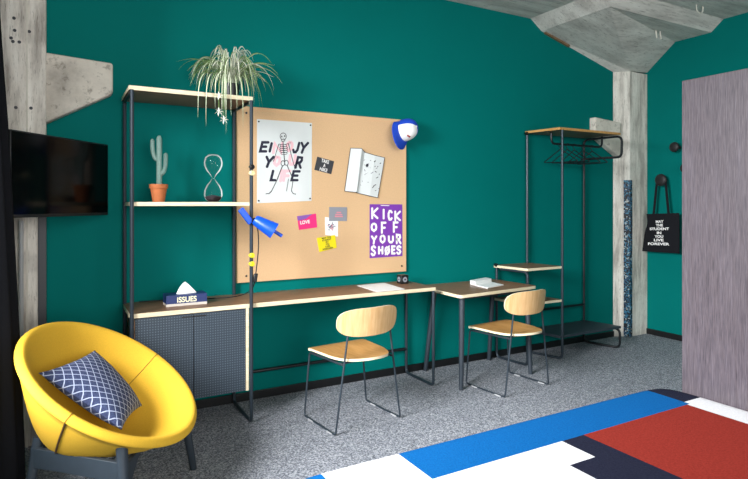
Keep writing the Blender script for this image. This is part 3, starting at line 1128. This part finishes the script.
# skeleton poster
sk, q = sheet('skeleton_poster', 'large white poster of a skeleton over bold lettering', 'poster', ((257, 119), (312, 123), (311.5, 200.8), (257, 203.2)), M['poster_paper'])
pins(sk, q)
z6 = lambda o: (lambda X, Y: B(240 + X / 4.79, 110 + Y / 4.79, o))
mp = z6(0.0006)
mb = MB()
for ch, bx in (('N', (163, 160, 200, 205)), ('O', (225, 152, 250, 195)), ('O', (165, 222, 190, 265)), ('U', (238, 218, 262, 260)), ('I', (190, 290, 205, 340)), ('F', (212, 292, 236, 338))):
    glyph(mb, ch, bx, mp, 0.0105, 0, 0.15)
mb.build('pink_lettering', M['pink_ink'], sk, smooth=False)
mp = z6(0.0010)
mb = MB()
for ch, bx in (('E', (102, 155, 130, 198)), ('I', (140, 160, 154, 198)), ('J', (258, 158, 278, 202)), ('Y', (290, 158, 320, 204)), ('Y', (122, 225, 155, 272)), ('R', (272, 226, 296, 276)), ('L', (153, 292, 174, 336)), ('E', (252, 294, 280, 336))):
    glyph(mb, ch, bx, mp, 0.0092, 0, 0.25)
mb.build('lettering', M['ink'], sk, smooth=False)
mp = z6(0.0014)
mb = MB()
el = lambda cx, cy, a, b, n=16, s=0, e=1: [mp(cx + a * math.cos(2 * math.pi * (s + (e - s) * i / n)), cy + b * math.sin(2 * math.pi * (s + (e - s) * i / n))) for i in range(n + 1)]
lw = 0.0021
mb.stroke(el(207, 126, 15, 16), NB, lw)
for ex_, ey_ in ((200, 127), (214, 125)):
    mb.stroke(el(ex_, ey_, 2.5, 3, 6), NB, lw)
mb.stroke([mp(197, 141), mp(200, 150), mp(213, 149), mp(217, 139)], NB, lw)
mb.stroke([mp(207, 133), mp(206, 138)], NB, lw * .7)
mb.stroke([mp(206, 151), mp(207, 172), mp(210, 205), mp(213, 243)], NB, lw * 1.3)
for i, yy in enumerate((172, 181, 190, 199, 208)):
    w_ = (17, 19, 20, 19, 15)[i]
    mb.stroke(el(208 + i * .6, yy, w_, 5, 14, 0.02, 0.48), NB, lw * .8)
    mb.stroke(el(208 + i * .6, yy, w_, 6, 14, 0.54, 0.96), NB, lw * .8)
mb.stroke([mp(186, 163), mp(206, 168), mp(232, 161)], NB, lw)
mb.stroke([mp(186, 163), mp(174, 200)], NB, lw * 1.2)
mb.stroke([mp(174, 200), mp(163, 238), mp(160, 246)], NB, lw)
mb.stroke([mp(232, 161), mp(246, 218)], NB, lw * 1.2)
mb.stroke([mp(246, 218), mp(258, 262)], NB, lw)
for a in (262, 267, 272):
    mb.stroke([mp(258, 262), mp(a, 286 - (a - 262))], NB, lw * .6)
mb.stroke(el(205, 255, 9, 12), NB, lw)
mb.stroke(el(222, 253, 9, 12), NB, lw)
mb.stroke([mp(213, 243), mp(213, 262)], NB, lw)
mb.stroke([mp(203, 268), mp(190, 300), mp(178, 332)], NB, lw * 1.3)
mb.stroke([mp(178, 332), mp(164, 362), mp(150, 390)], NB, lw)
mb.stroke([mp(150, 390), mp(138, 400), mp(124, 401)], NB, lw * 1.2)
mb.stroke([mp(226, 266), mp(240, 300), mp(254, 330)], NB, lw * 1.3)
mb.stroke([mp(254, 330), mp(250, 360), mp(246, 388)], NB, lw)
mb.stroke([mp(246, 388), mp(254, 400), mp(266, 403)], NB, lw * 1.2)
mb.stroke([mp(232, 330), mp(222, 388)], NB, lw * .8)
mb.build('skeleton_drawing', M['bone_ink'], sk, smooth=False)

# cards
KG = 'cards pinned on the corkboard'


def card_axes(q):
    c0 = (q[0] + q[1] + q[2] + q[3]) / 4
    r = (q[1] + q[2] - q[0] - q[3]).normalized()
    return c0, r, V((-r.z, 0, r.x))


t, q = sheet('postcard', 'small tilted charcoal card with white words beside the skeleton poster', 'card', ((317.3, 156.6), (334.2, 161.3), (331.3, 174.2), (314.3, 169.8)), M['charcoal'], KG)
c0, r, up = card_axes(q)
mb = MB()
for i, s in enumerate(('TAKE', 'A', 'HIKE')):
    mb.text(s, c0 + up * (0.032 - 0.032 * i) - V((0, 0.0018, 0)), r, up, 0.026, 0.02, wid=(0.062, 0.018, 0.062)[i])
mb.build('lettering', M['white_ink'], t, smooth=False)
t, q = sheet('postcard', 'hot pink card with lilac corner and a white word', 'card', ((297, 216.2), (316, 213.5), (317.2, 227.4), (299, 230)), M['pink'], KG)
c0, r, up = card_axes(q)
MB().add([p - V((0, 0.0018, 0)) for p in (q[0], q[0].lerp(q[1], .8), q[0].lerp(q[1], .6).lerp(q[3], 0.28), q[0].lerp(q[3], .33))], [(0, 1, 2, 3)]).build('printed_corner', M['lilac'], t, smooth=False)
MB().text('LOVE', c0 - r * 0.02 - V((0, 0.0018, 0)), r, up, 0.026, 0.03, wid=0.075).build('lettering', M['white_ink'], t, smooth=False)
t, q = sheet('postcard', 'small white card with a scribbled drawing under the grey card', 'card', ((325, 217), (338, 218.5), (338, 236.6), (325.3, 235)), M['paper'], KG)
c0, r, up = card_axes(q)
mb = MB()
for k in range(16):
    a, b = random.uniform(0, 6.28), random.uniform(0.004, 0.03)
    p = c0 + r * (b * math.cos(a)) + up * (b * 1.1 * math.sin(a)) - V((0, 0.0019 + k * 0.00004, 0))
    mb.stroke([p, p + r * random.uniform(-.012, .012) + up * random.uniform(-.014, .014)], NB, 0.0035, k % 3)
mb.build('drawing', [M['rose'], M['navy'], M['greycard']], t, smooth=False)
t, q = sheet('postcard', 'grey blue card with faint rose print above the white card', 'card', ((329.3, 207), (347, 207.2), (346.8, 221), (329, 221)), M['greycard'], KG, th=0.0035)
c0, r, up = card_axes(q)
mb = MB()
for dz, w_ in ((0.012, 0.03), (-0.004, 0.05), (-0.018, 0.06)):
    c1 = c0 + up * dz - V((0, 0.0042, 0)) + r * 0.004
    mb.stroke([c1 - r * w_ / 2, c1 + r * w_ / 2], NB, 0.005)
mb.build('print', M['rose'], t, smooth=False)
t, q = sheet('postcard', 'tilted yellow card with lines of black words, lowest of the cards', 'card', ((316.8, 238), (335, 235), (336.6, 247.6), (319.3, 252)), M['yellow_card'], KG, th=0.003)
c0, r, up = card_axes(q)
mb = MB()
for i, s in enumerate(('MAY THE', 'STUDENT', 'IN', 'YOU', 'LIVE', 'FOREVER')):
    mb.text(s, c0 + up * (0.042 - 0.0165 * i) - V((0, 0.0033, 0)), r, up, 0.0125, 0.02, wid=(0.075, 0.075, 0.02, 0.03, 0.035, 0.085)[i])
mb.build('lettering', M['ink'], t, smooth=False)

# folded leaflet
tl = [B(350.2, 148.2), B(360.4, 148.8), B(364.2, 152.2), B(374, 155.4), B(384.2, 157.7)]
bl = [B(344.3, 191.2), B(355.2, 192.3), B(357.2, 193), B(369.2, 196), B(377.4, 197.7)]
lf = thing('leaflet', 'unfolded pale grey map leaflet pinned in a light tilt', 'leaflet', (tl[0].x, YBD, bl[4].z))
dep = [0.006, 0.024, 0.004, 0.012, 0.006]
P_ = [V((p.x, YBD - 0.0008 - d, p.z)) for p, d in zip(tl, dep)] + [V((p.x, YBD - 0.0008 - d, p.z)) for p, d in zip(bl, dep)]
for i in range(4):
    MB().prism([P_[i], P_[i + 1], P_[i + 6], P_[i + 5]][::-1], (0, -0.0012, 0)).build('fold_panel', M['poster_paper'], lf, smooth=False)
mb = MB()
for k in range(26):
    f, g = random.random(), random.random()
    a, b, c, d = ((2, 3, 8, 7), (3, 4, 9, 8))[k % 2]
    p = P_[a].lerp(P_[b], .1 + .8 * f).lerp(P_[d].lerp(P_[c], .1 + .8 * f), .12 + .76 * g) - V((0, 0.0016, 0))
    p2 = p + V((random.uniform(-.02, .02), 0, random.uniform(-.012, .012)))
    mb.stroke([p, p2], NB, random.uniform(0.0012, 0.003), k % 2)
p = P_[2].lerp(P_[3], .4).lerp(P_[7].lerp(P_[8], .4), .3) - V((0, 0.002, 0))
mb.stroke([p, p + V((0.004, 0, 0.004))], NB, 0.011, 1)
mb.build('map_print', [M['greycard'], M['bone_ink']], lf, smooth=False)['kind'] = 'stuff'
rim = MB()
for a, b in ((0, 1), (1, 2), (2, 3), (3, 4), (4, 9), (9, 8), (8, 7), (7, 6), (6, 5), (5, 0)):
    rim.sweep([P_[a] - V((0, 0.001, 0)), P_[b] - V((0, 0.001, 0))], 0.0022, 5)
rim.build('edge_line', M['bone_ink'], lf)

# purple poster
pu, q = sheet('lettered_poster', 'purple poster with fat white hand drawn words on the right', 'poster', ((369.7, 204.2), (402.3, 204.4), (402.5, 256), (369.7, 258.2)), M['purple'])
mp = lambda X, Y: B(350 + X / 6.85, 195 + Y / 6.85, 0.0008)
mb = MB()
for ch, bx in (('K', (152, 92, 188, 158)), ('I', (225, 102, 236, 160)), ('C', (264, 110, 286, 168)), ('K', (310, 114, 342, 172)),
               ('O', (148, 194, 180, 246)), ('F', (218, 190, 243, 258)), ('F', (300, 188, 326, 252)),
               ('Y', (150, 284, 180, 332)), ('O', (208, 276, 238, 326)), ('U', (266, 284, 294, 324)), ('R', (320, 272, 346, 330)),
               ('S', (148, 350, 172, 412)), ('H', (198, 356, 222, 400)), ('O', (242, 354, 268, 404)), ('E', (288, 352, 306, 400)), ('S', (322, 350, 346, 402))):
    glyph(mb, ch, bx, mp, 0.0088, 0, 0.0)
mb.stroke([mp(268, 350), mp(242, 408)], NB, 0.006)
mb.build('lettering', M['white_ink'], pu, smooth=False)
MB().stroke([mp(212, 71), mp(268, 73)], NB, 0.0025).build('small_print', M['white_ink'], pu, smooth=False)

# ------------------------------------------------------------------ cap on the board corner
cp = thing('baseball_cap', 'blue and white baseball cap hung on the pinboard top corner', 'cap', (2.41, -0.05, 1.80))
cc0 = V((2.392, -0.055, 1.945))
RT, TW_ = V((0.872, -0.489, 0)), V((-0.489, -0.872, 0))
UA = (RT * 0.8 + V((0, 0, 0.2)) + TW_ * 0.5).normalized()             # crown axis
FA = RT * -0.55 + V((0, 0, -0.72)) + TW_ * 0.55
FA = (FA - UA * FA.dot(UA)).normalized()             # towards the peak
SA = UA.cross(FA)


def crown(u, v):
    a, b = 2 * math.pi * u, v * math.pi / 2
    rr = math.cos(b) ** 0.75
    return cc0 + FA * (0.098 * rr * math.cos(a)) + SA * (0.085 * rr * math.sin(a)) + UA * (0.118 * math.sin(b) ** 0.9)


cm = MB()
nu, nv = 48, 14
cm.grid(crown, nu, nv, wrap=True)
k = 0
for i in range(nu):
    for j in range(nv):
        a = 2 * math.pi * (i + .5) / nu
        cm.m[k] = 1 if math.cos(a) > 0.4 else 0
        k += 1
cm.build('crown', [M['cap_blue'], M['cap_white']], cp, angle=80)


def peak(u, v):
    a = (u - 0.5) * math.pi * 1.05
    ext = 0.10 * math.cos((u - 0.5) * math.pi) ** 0.6 * v
    e = FA * ((0.098 + ext) * math.cos(a)) + SA * ((0.085 + ext * 0.5) * math.sin(a))
    return cc0 + e - UA * (0.012 * v + 0.02 * v * abs(math.sin(a)) ** 2)


pk = MB().grid(peak, 24, 8)
pko = pk.build('peak', M['cap_blue'], cp, angle=80)
sd = pko.modifiers.new('thick', 'SOLIDIFY')
sd.thickness = 0.004
MB().lathe([(0.008, 0), (0.006, 0.004), (0, 0.005)], cc0 + UA * 0.117, 12, ax=UA).build('button', M['cap_white'], cp)
lg = MB()
p0 = crown(0.03, 0.32)
nn = (p0 - cc0).normalized()
r_ = nn.cross(V((0, 0, 1))).normalized()
u_ = r_.cross(nn)
lg.obox(p0 + nn * 0.002, (r_ + u_ * .5).normalized() * 0.015, (u_ - r_ * .5).normalized() * 0.006, nn * 0.002)
lg.build('badge', M['red'], cp, smooth=False)

# ------------------------------------------------------------------ clip lamp on the post
lp = thing('clip_lamp', 'bright blue clip lamp fixed to the desk post', 'lamp', (1.05, -0.44, 1.2))
YL = -0.455
pA, pB_ = at(240.5, 209, y=YL), at(251, 223, y=YL)
d = (pB_ - pA).normalized()
s_ = V((d.z, 0, -d.x))
MB().obox((pA + pB_) / 2, d * ((pB_ - pA).length / 2), s_ * 0.018, V((0, 0.012, 0))).build('clamp', M['blue'], lp, bevel=0.004)
MB().sweep([V((1.042, -0.424, pB_.z)) + V((0, 0.02, 0)), V((1.042, YL - 0.01, pB_.z + 0.005))], 0.016, 12).build('joint', M['black_plastic'], lp)
s0, s1 = at(254.5, 219.5, y=YL - 0.03), at(274.5, 231, y=YL - 0.07)
d = (s1 - s0)
Ls = d.length
MB().lathe([(0.0, 0), (0.026, 0.0), (0.033, 0.012), (0.052, Ls), (0.049, Ls), (0.03, 0.02), (0, 0.015)], s0, 28, ax=d).build('lamp_shade', M['blue'], lp, angle=40)
tip = at(282, 236, y=YL - 0.08)
MB().sweep([s0.lerp(s1, .55), tip], 0.011, 12).build('bulb_sleeve', M['blue'], lp)
MB().sweep([s0, V((1.042, YL, pB_.z))], 0.013, 12).build('neck', M['black_plastic'], lp)
swp = V((1.062, -0.44, 0.905))
MB().sweep(bez([V((1.06, -0.45, pB_.z)), V((1.10, -0.445, 1.18)), V((1.075, -0.44, 1.0)), swp], 14) + bez([swp, V((1.06, -0.43, 0.80)), V((1.03, -0.34, 0.752)), V((0.90, -0.12, 0.749)), V((0.70, -0.05, 0.749)), V((0.44, -0.045, 0.749))], 18), 0.0035, 6).build('cord', M['black_plastic'], lp)
MB().obox(swp, (0.012, 0, 0), (0, 0.010, 0), (0.004, 0, 0.026)).build('switch', M['black_plastic'], lp, bevel=0.004)
for (v, m, lb) in ((255.5, 'yellow_plastic', 'upper of the two small yellow clips low on the desk post'), (264, 'yellow_plastic', 'lower of the two small yellow clips on the desk post'),
                   (173, 'cream_plastic', 'cream clip on the desk post beside the skeleton poster'), (166.8, 'black_plastic', 'black clip just above the cream clip on the post')):
    p = at(250.5, v, y=-0.435)
    k = thing('cable_clip', lb, 'clip', (1.042, -0.435, p.z - 0.014), 0, 'clips on the desk post')
    MB().lathe([(0.0155, -0.012), (0.016, 0.004), (0.013, 0.008), (0.006, 0.008), (0.006, 0.004), (0, 0.004)], (1.044, -0.436, p.z), 16, ax=(0.2, -1, 0)).build('clip_body', M[m], k)
    MB().tube([(1.03, -0.425, p.z), (1.03, -0.41, p.z), (1.055, -0.41, p.z)], 0.004, 0.006, 6).build('clip_arm', M[m], k)

# ------------------------------------------------------------------ things on the shelves
sx, sy = 0.532, -0.2
cz = 1.374
ca = thing('cactus_ornament', 'grey green cactus ornament in a terracotta pot on the middle shelf', 'ornament', (sx, sy, cz))
MB().lathe([(0, 0), (0.034, 0), (0.048, 0.082), (0.053, 0.083), (0.055, 0.108), (0.048, 0.108), (0.044, 0.09), (0, 0.088)], (sx, sy, cz), 32).build('pot', M['terracotta'], ca, angle=30)
rt = Matrix.Rotation(-YAW, 3, 'Z')
cxp = lambda x, z: V((sx, sy, cz)) + rt @ V((x, 0, z))
st = MB()


def ribbed(mb, pts, r):
    pts = [V(p) for p in pts]
    mb.sweep(pts, [r * (0.5 if i in (0, len(pts) - 1) else 1) for i in range(len(pts))], 12)


ribbed(st, [cxp(0.004, 0.085)] + [cxp(0.004, 0.1 + 0.033 * i) for i in range(9)] + [cxp(0.004, 0.385), cxp(0.004, 0.405)], 0.0165)
st.build('trunk', M['cactus'], ca)
for pts in ([cxp(-0.005, 0.255), cxp(-0.022, 0.262), cxp(-0.036, 0.285), cxp(-0.038, 0.32), cxp(-0.038, 0.36), cxp(-0.037, 0.385)],
            [cxp(0.01, 0.17), cxp(0.03, 0.172), cxp(0.042, 0.19), cxp(0.044, 0.23), cxp(0.044, 0.275), cxp(0.043, 0.30)]):
    a = MB()
    ribbed(a, bez(pts, 14), 0.013)
    a.build('arm', M['cactus'], ca)

hx, hy = 0.862, -0.2
hg = thing('hourglass', 'frameless clear glass hourglass with dark sand on the middle shelf', 'hourglass', (hx, hy, cz))
zc_ = cz + 0.152
pf = [(0.0, 0.0), (0.03, 0.001), (0.05, 0.02), (0.058, 0.045), (0.055, 0.075), (0.042, 0.105), (0.02, 0.132), (0.008, 0.15), (0.008, 0.156), (0.02, 0.175), (0.042, 0.20), (0.056, 0.23), (0.058, 0.255), (0.05, 0.285), (0.03, 0.303), (0.0, 0.306)]
pfs = [bez_ for bez_ in pf]
MB().lathe(pfs, (hx, hy, cz), 40).build('bulb', M['glass'], hg, angle=80)
MB().lathe([(0, 0.003), (0.028, 0.004), (0.046, 0.02), (0.052, 0.034), (0.03, 0.04), (0, 0.046)], (hx, hy, cz), 32).build('sand', mat('dark_sand', '#3a3238', 0.9, var=0.2, vscale=300), hg, angle=80)

# spider plant
px, py, pz = 0.965, -0.235, 2.03
pl_ = thing('spider_plant', 'striped spider plant trailing over the top shelf corner', 'plant', (px, py, pz))
MB().lathe([(0, 0), (0.045, 0), (0.058, 0.09), (0.058, 0.10), (0.05, 0.10), (0.048, 0.085), (0, 0.082)], (px, py, pz), 28).build('pot', M['black_plastic'], pl_, angle=30)
fo = MB()


def leaf(mb, pts, wd, m0, m1):
    P2 = bez(pts, 12)
    n = len(P2)
    rows = []
    for i, p in enumerate(P2):
        t = (P2[min(i + 1, n - 1)] - P2[max(i - 1, 0)]).normalized()
        sd_ = t.cross(V((0, 0, 1)))
        if sd_.length < 1e-3:
            sd_ = V((1, 0, 0))
        sd_.normalize()
        up_ = sd_.cross(t)
        k = i / (n - 1)
        w_ = wd * (0.35 + 1.3 * k if k < 0.5 else 1.0 - (k - 0.5) * 1.9)
        rows.append([p - sd_ * w_ + up_ * w_ * .5, p - sd_ * w_ * .45, p + sd_ * w_ * .45, p + sd_ * w_ + up_ * w_ * .5])
    vs = [x for r in rows for x in r]
    for c, mi in ((0, m0), (1, m1), (2, m0)):
        mb.add(vs, [(i * 4 + c, i * 4 + c + 1, (i + 1) * 4 + c + 1, (i + 1) * 4 + c) for i in range(n - 1)], mi)


for k in range(150):
    a = 2 * math.pi * (k * 0.618) + random.uniform(-.4, .4)
    kind = k % 6
    ln = random.uniform(0.12, 0.27)
    up = random.uniform(0.10, 0.24)
    drop = random.uniform(-0.10, 0.06)
    if kind == 0:
        ln, up, drop = random.uniform(0.05, 0.14), random.uniform(0.24, 0.33), random.uniform(-.22, -.14)
    elif kind == 1:
        ln, up, drop = random.uniform(0.2, 0.33), random.uniform(0.16, 0.26), random.uniform(-.12, -.0)
    elif kind == 2:
        drop = random.uniform(0.1, 0.24)
    dx, dy = math.cos(a), math.sin(a)
    if dx > 0.3:
        ln *= 0.9
    if dy > 0:
        dy *= min(1, 0.17 / ln)
        drop = min(drop, 0.0)
    b0 = V((px + dx * 0.03, py + dy * 0.03, pz + 0.09))
    sw = random.uniform(-.05, .05)
    pts = [b0, b0 + V((dx * ln * .2 - dy * sw, dy * ln * .2 + dx * sw, up * 0.9)), b0 + V((dx * ln * .75, dy * ln * .75, up)), b0 + V((dx * ln * .98, dy * ln * .98, up * .35 - drop * .3)), b0 + V((dx * ln * 1.05, dy * ln * 1.05, -drop))]
    e = pts[-1]
    if e.y > -0.43 and e.x < 1.07:
        pts[-1].z = max(e.z, pz + 0.012)
        pts[-2].z = max(pts[-2].z, pz + 0.05)
    leaf(fo, pts, random.uniform(0.005, 0.008), 0 if k % 3 else 2, 1)
for (u, v) in ((206, 126), (198, 117), (226, 133), (231, 116), (243, 128), (215, 108), (249, 106), (222, 121), (237, 110)):
    e = at(u, v, y=-0.455)
    b0 = V((px, py, pz + 0.09))
    leaf(fo, [b0, b0 + V((e.x - px, -0.16, 0.16)) * 0.8, V((e.x, -0.45, pz + 0.10)), V((e.x, -0.455, pz)), e], 0.0048, 0, 1)
fo.build('foliage', [M['green_leaf'], M['cream_leaf'], M['grey_leaf']], pl_, angle=80)
for (u, v) in ((219, 112), (224, 120), (219, 96)):
    e = at(u, v, y=-0.45)
    pb2 = MB()
    for j in range(7):
        a = j * 0.9
        leaf(pb2, [e, e + V((math.cos(a) * .012, -0.004, math.sin(a) * .012 + .006)), e + V((math.cos(a) * .03, -0.006, math.sin(a) * .028))], 0.005, 0, 0)
    b = pb2.build('plantlet', M['flower'], pl_, angle=80)
    MB().sweep(bez([V((px, py, pz + .09)), V((e.x, -0.36, pz + .16)), V((e.x, -0.45, pz + .06)), e], 10), 0.0018, 5).build('runner', M['green_leaf'], b)

# ------------------------------------------------------------------ on the desks
ZD = 0.7435
tb = thing('tissue_box', 'navy tissue box with cream lettering on the desk above the cabinet', 'tissue box', (0.685, -0.225, ZD))
x0, x1, y0, y1 = 0.563, 0.803, -0.287, -0.165
MB().box((x0, y0, ZD), (x1, y1, ZD + 0.015), 1).box((x0, y0, ZD + 0.015), (x1, y1, ZD + 0.066), 0).build('carton', [M['navy'], M['beige_print']], tb, smooth=False)
MB().text('ISSUES', ((x0 + x1) / 2, y0 - 0.001, ZD + 0.038), (1, 0, 0), (0, 0, 1), 0.034, 0.025, wid=0.115).build('lettering', M['cream_print'], tb, smooth=False)


def tis(u, v):
    a = 2 * math.pi * u
    r = (1 - v) ** 0.8
    wv = 1 + 0.18 * math.cos(3 * a + 2 * v)
    return V((0.683 + 0.064 * r * wv * math.cos(a), -0.226 + 0.02 * r * wv * math.sin(a), ZD + 0.06 + 0.078 * v))


MB().grid(tis, 36, 10, wrap=True).build('tissue', M['tissue'], tb, angle=80)

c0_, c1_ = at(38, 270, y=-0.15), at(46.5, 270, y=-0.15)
dstrip = thing('dark_strip', 'narrow dark vertical strip on the left column below the television', 'cable cover', ((c0_.x + c1_.x) / 2, -0.15, 0))
MB().box((c0_.x, -0.152, 0), (c1_.x, -0.14, 1.42)).build('strip_plate', M['charcoal'], dstrip, bevel=0.002)  # plain dark strip set against the column below the television
pp_ = thing('paper_sheet', 'white sheets of paper lying on the long desk', 'paper', (2.08, -0.24, ZD))
qc = [V((1.967, -0.07, ZD)), V((2.219, -0.045, ZD)), V((2.185, -0.395, ZD)), V((1.945, -0.405, ZD))]
MB().prism(qc[::-1], (0, 0, 0.003)).build('sheet', M['paper'], pp_, smooth=False)
cb2 = thing('desk_cube', 'small black cube with pale round faces at the long desk end', 'cube', (2.335, -0.13, ZD))
MB().box((2.302, -0.163, ZD), (2.369, -0.096, ZD + 0.067)).build('body', M['black_plastic'], cb2, bevel=0.004)
for c, ax in (((2.3355, -0.163, ZD + 0.0335), (0, -1, 0)), ((2.302, -0.1295, ZD + 0.0335), (-1, 0, 0))):
    MB().lathe([(0.02, 0), (0.02, 0.0012)], c, 24, ax=ax).build('dial', M['greycard'], cb2)
    MB().lathe([(0.007, 0), (0.007, 0.0018)], c, 16, ax=ax).build('dial_centre', M['black_plastic'], cb2)

n_ = [at(470, 284.3, z=D2), at(486, 281.3, z=D2), at(503.5, 285.3, z=D2), at(487, 288.3, z=D2)]
npd = thing('notepad', 'white open notepad with raised cover on the lower side desk', 'notepad', ((n_[0] + n_[2]) / 2))
MB().prism(n_[::-1], (0, 0, 0.006)).build('page_block', M['paper'], npd, smooth=False)
m_ = [n_[0] + V((0, 0, 0.006)), n_[1] + V((0, 0, 0.006)), n_[1].lerp(n_[2], .33) + V((0, 0, 0.006)), n_[0].lerp(n_[3], .33) + V((0, 0, 0.006))]
MB().prism(m_[::-1], (0, 0, 0.028)).build('raised_cover', M['paper'], npd, smooth=False, bevel=0.002)
e0, e1 = n_[0].lerp(n_[3], .38).lerp(n_[2], .0), n_[3].lerp(n_[2], 0.05)
tag(MB().sweep([e0 + V((-.02, -.02, 0.006)), e1 + V((-.03, -.03, 0.006))], 0.0055, 10).build('pen', M['paper']), 'thin white pen beside the notepad on the side desk', 'pen')

# ------------------------------------------------------------------ right wall: hooks and bag
def hook(u, v, r, lb, yy=None):
    p = at(u, v, x=XR - 0.09)
    if yy is not None:
        p.y = yy
    k = thing('wall_hook', lb, 'hook', (XR, p.y, p.z), 0, 'round black hooks on the right wall')
    MB().lathe([(0, 0.105), (r * .6, 0.104), (r * .92, 0.097), (r, 0.087), (r * .92, 0.079), (r * .5, 0.073)], (XR, p.y, p.z), 28, ax=(-1, 0, 0)).build('knob', M['knob_wood'], k, angle=50)
    MB().lathe([(0.016, 0), (0.016, 0.078)], (XR, p.y, p.z), 16, ax=(-1, 0, 0)).build('stem', M['knob_wood'], k)
    return p


hp = hook(660.5, 180, 0.062, 'large round black wall hook that carries the bag')
hook(674, 147, 0.05, 'round black wall hook above and right of the bag')
hook(685, 168, 0.05, 'round black hook half hidden behind the tall wood panel')

XB = XR - 0.09
bg = thing('tote_bag', 'black cotton tote bag with white slogan on a wall hook', 'bag', (XB + 0.02, hp.y, 0.865))
cs = [at(646.5, 214, x=XB), at(679, 213, x=XB), at(679.5, 253.5, x=XB), at(642.5, 251, x=XB)]


def bagpt(u, v, o):
    p = cs[0].lerp(cs[1], u).lerp(cs[3].lerp(cs[2], u), v)
    pu_ = math.sin(math.pi * u) * (0.25 + 0.75 * math.sin(math.pi * v * .9))
    dent = 0.02 * math.exp(-((u) / .12) ** 2) * math.exp(-((v - .25) / .2) ** 2)
    return p + V((o * (0.004 + 0.014 * pu_) + 0.004 * math.sin(7 * u + 3 * v), -dent, 0))


bm_ = MB().grid(lambda u, v: bagpt(u, v, -1), 20, 20).grid(lambda u, v: bagpt(1 - u, v, 1), 20, 20)
bm_.build('bag_body', M['canvas'], bg, angle=80)
for f, sgn in ((0.22, 1), (0.70, -1)):
    t0 = bagpt(f, 0.02, 0)
    tp = V((XB + 0.012, hp.y + 0.035 * sgn, hp.z + 0.03))
    P3 = bez([t0, t0.lerp(tp, .5) + V((0, 0.0, 0)), V((XB + 0.012, hp.y + 0.052 * sgn, hp.z - 0.02)), tp], 10)
    sp_ = MB()
    for i in range(10):
        a, b = P3[i], P3[i + 1]
        sp_.obox((a + b) / 2, (b - a) / 2 * 1.05, V((0, 0.013, 0)), V((0.0015, 0, 0)))
    sp_.build('handle', M['canvas'], bg, smooth=False)
MB().obox((XB + 0.022, hp.y, hp.z + 0.035), (0, 0.04, 0), (0.008, 0, 0), (0, 0, 0.0015)).build('handle_fold', M['canvas'], bg, smooth=False)
tx = MB()
rowsT = (('MAY', .17, .24), ('THE', .26, .22), ('STUDENT', .35, .60), ('IN', .45, .14), ('YOU', .54, .27), ('LIVE', .63, .30), ('FOREVER', .725, .66))
cw = (cs[1] - cs[0]).length
for s, v, w_ in rowsT:
    c1 = cs[0].lerp(cs[1], 0.475).lerp(cs[3].lerp(cs[2], 0.475), v * 1.04 + .03)
    rgt = (cs[1] - cs[0]).normalized()
    tx.text(s, c1 - V((0.0235, 0, 0)), rgt, (0, 0, 1), 0.0265, 0.035, wid=cw * w_)
tx.build('lettering', M['white_ink'], bg, smooth=False)
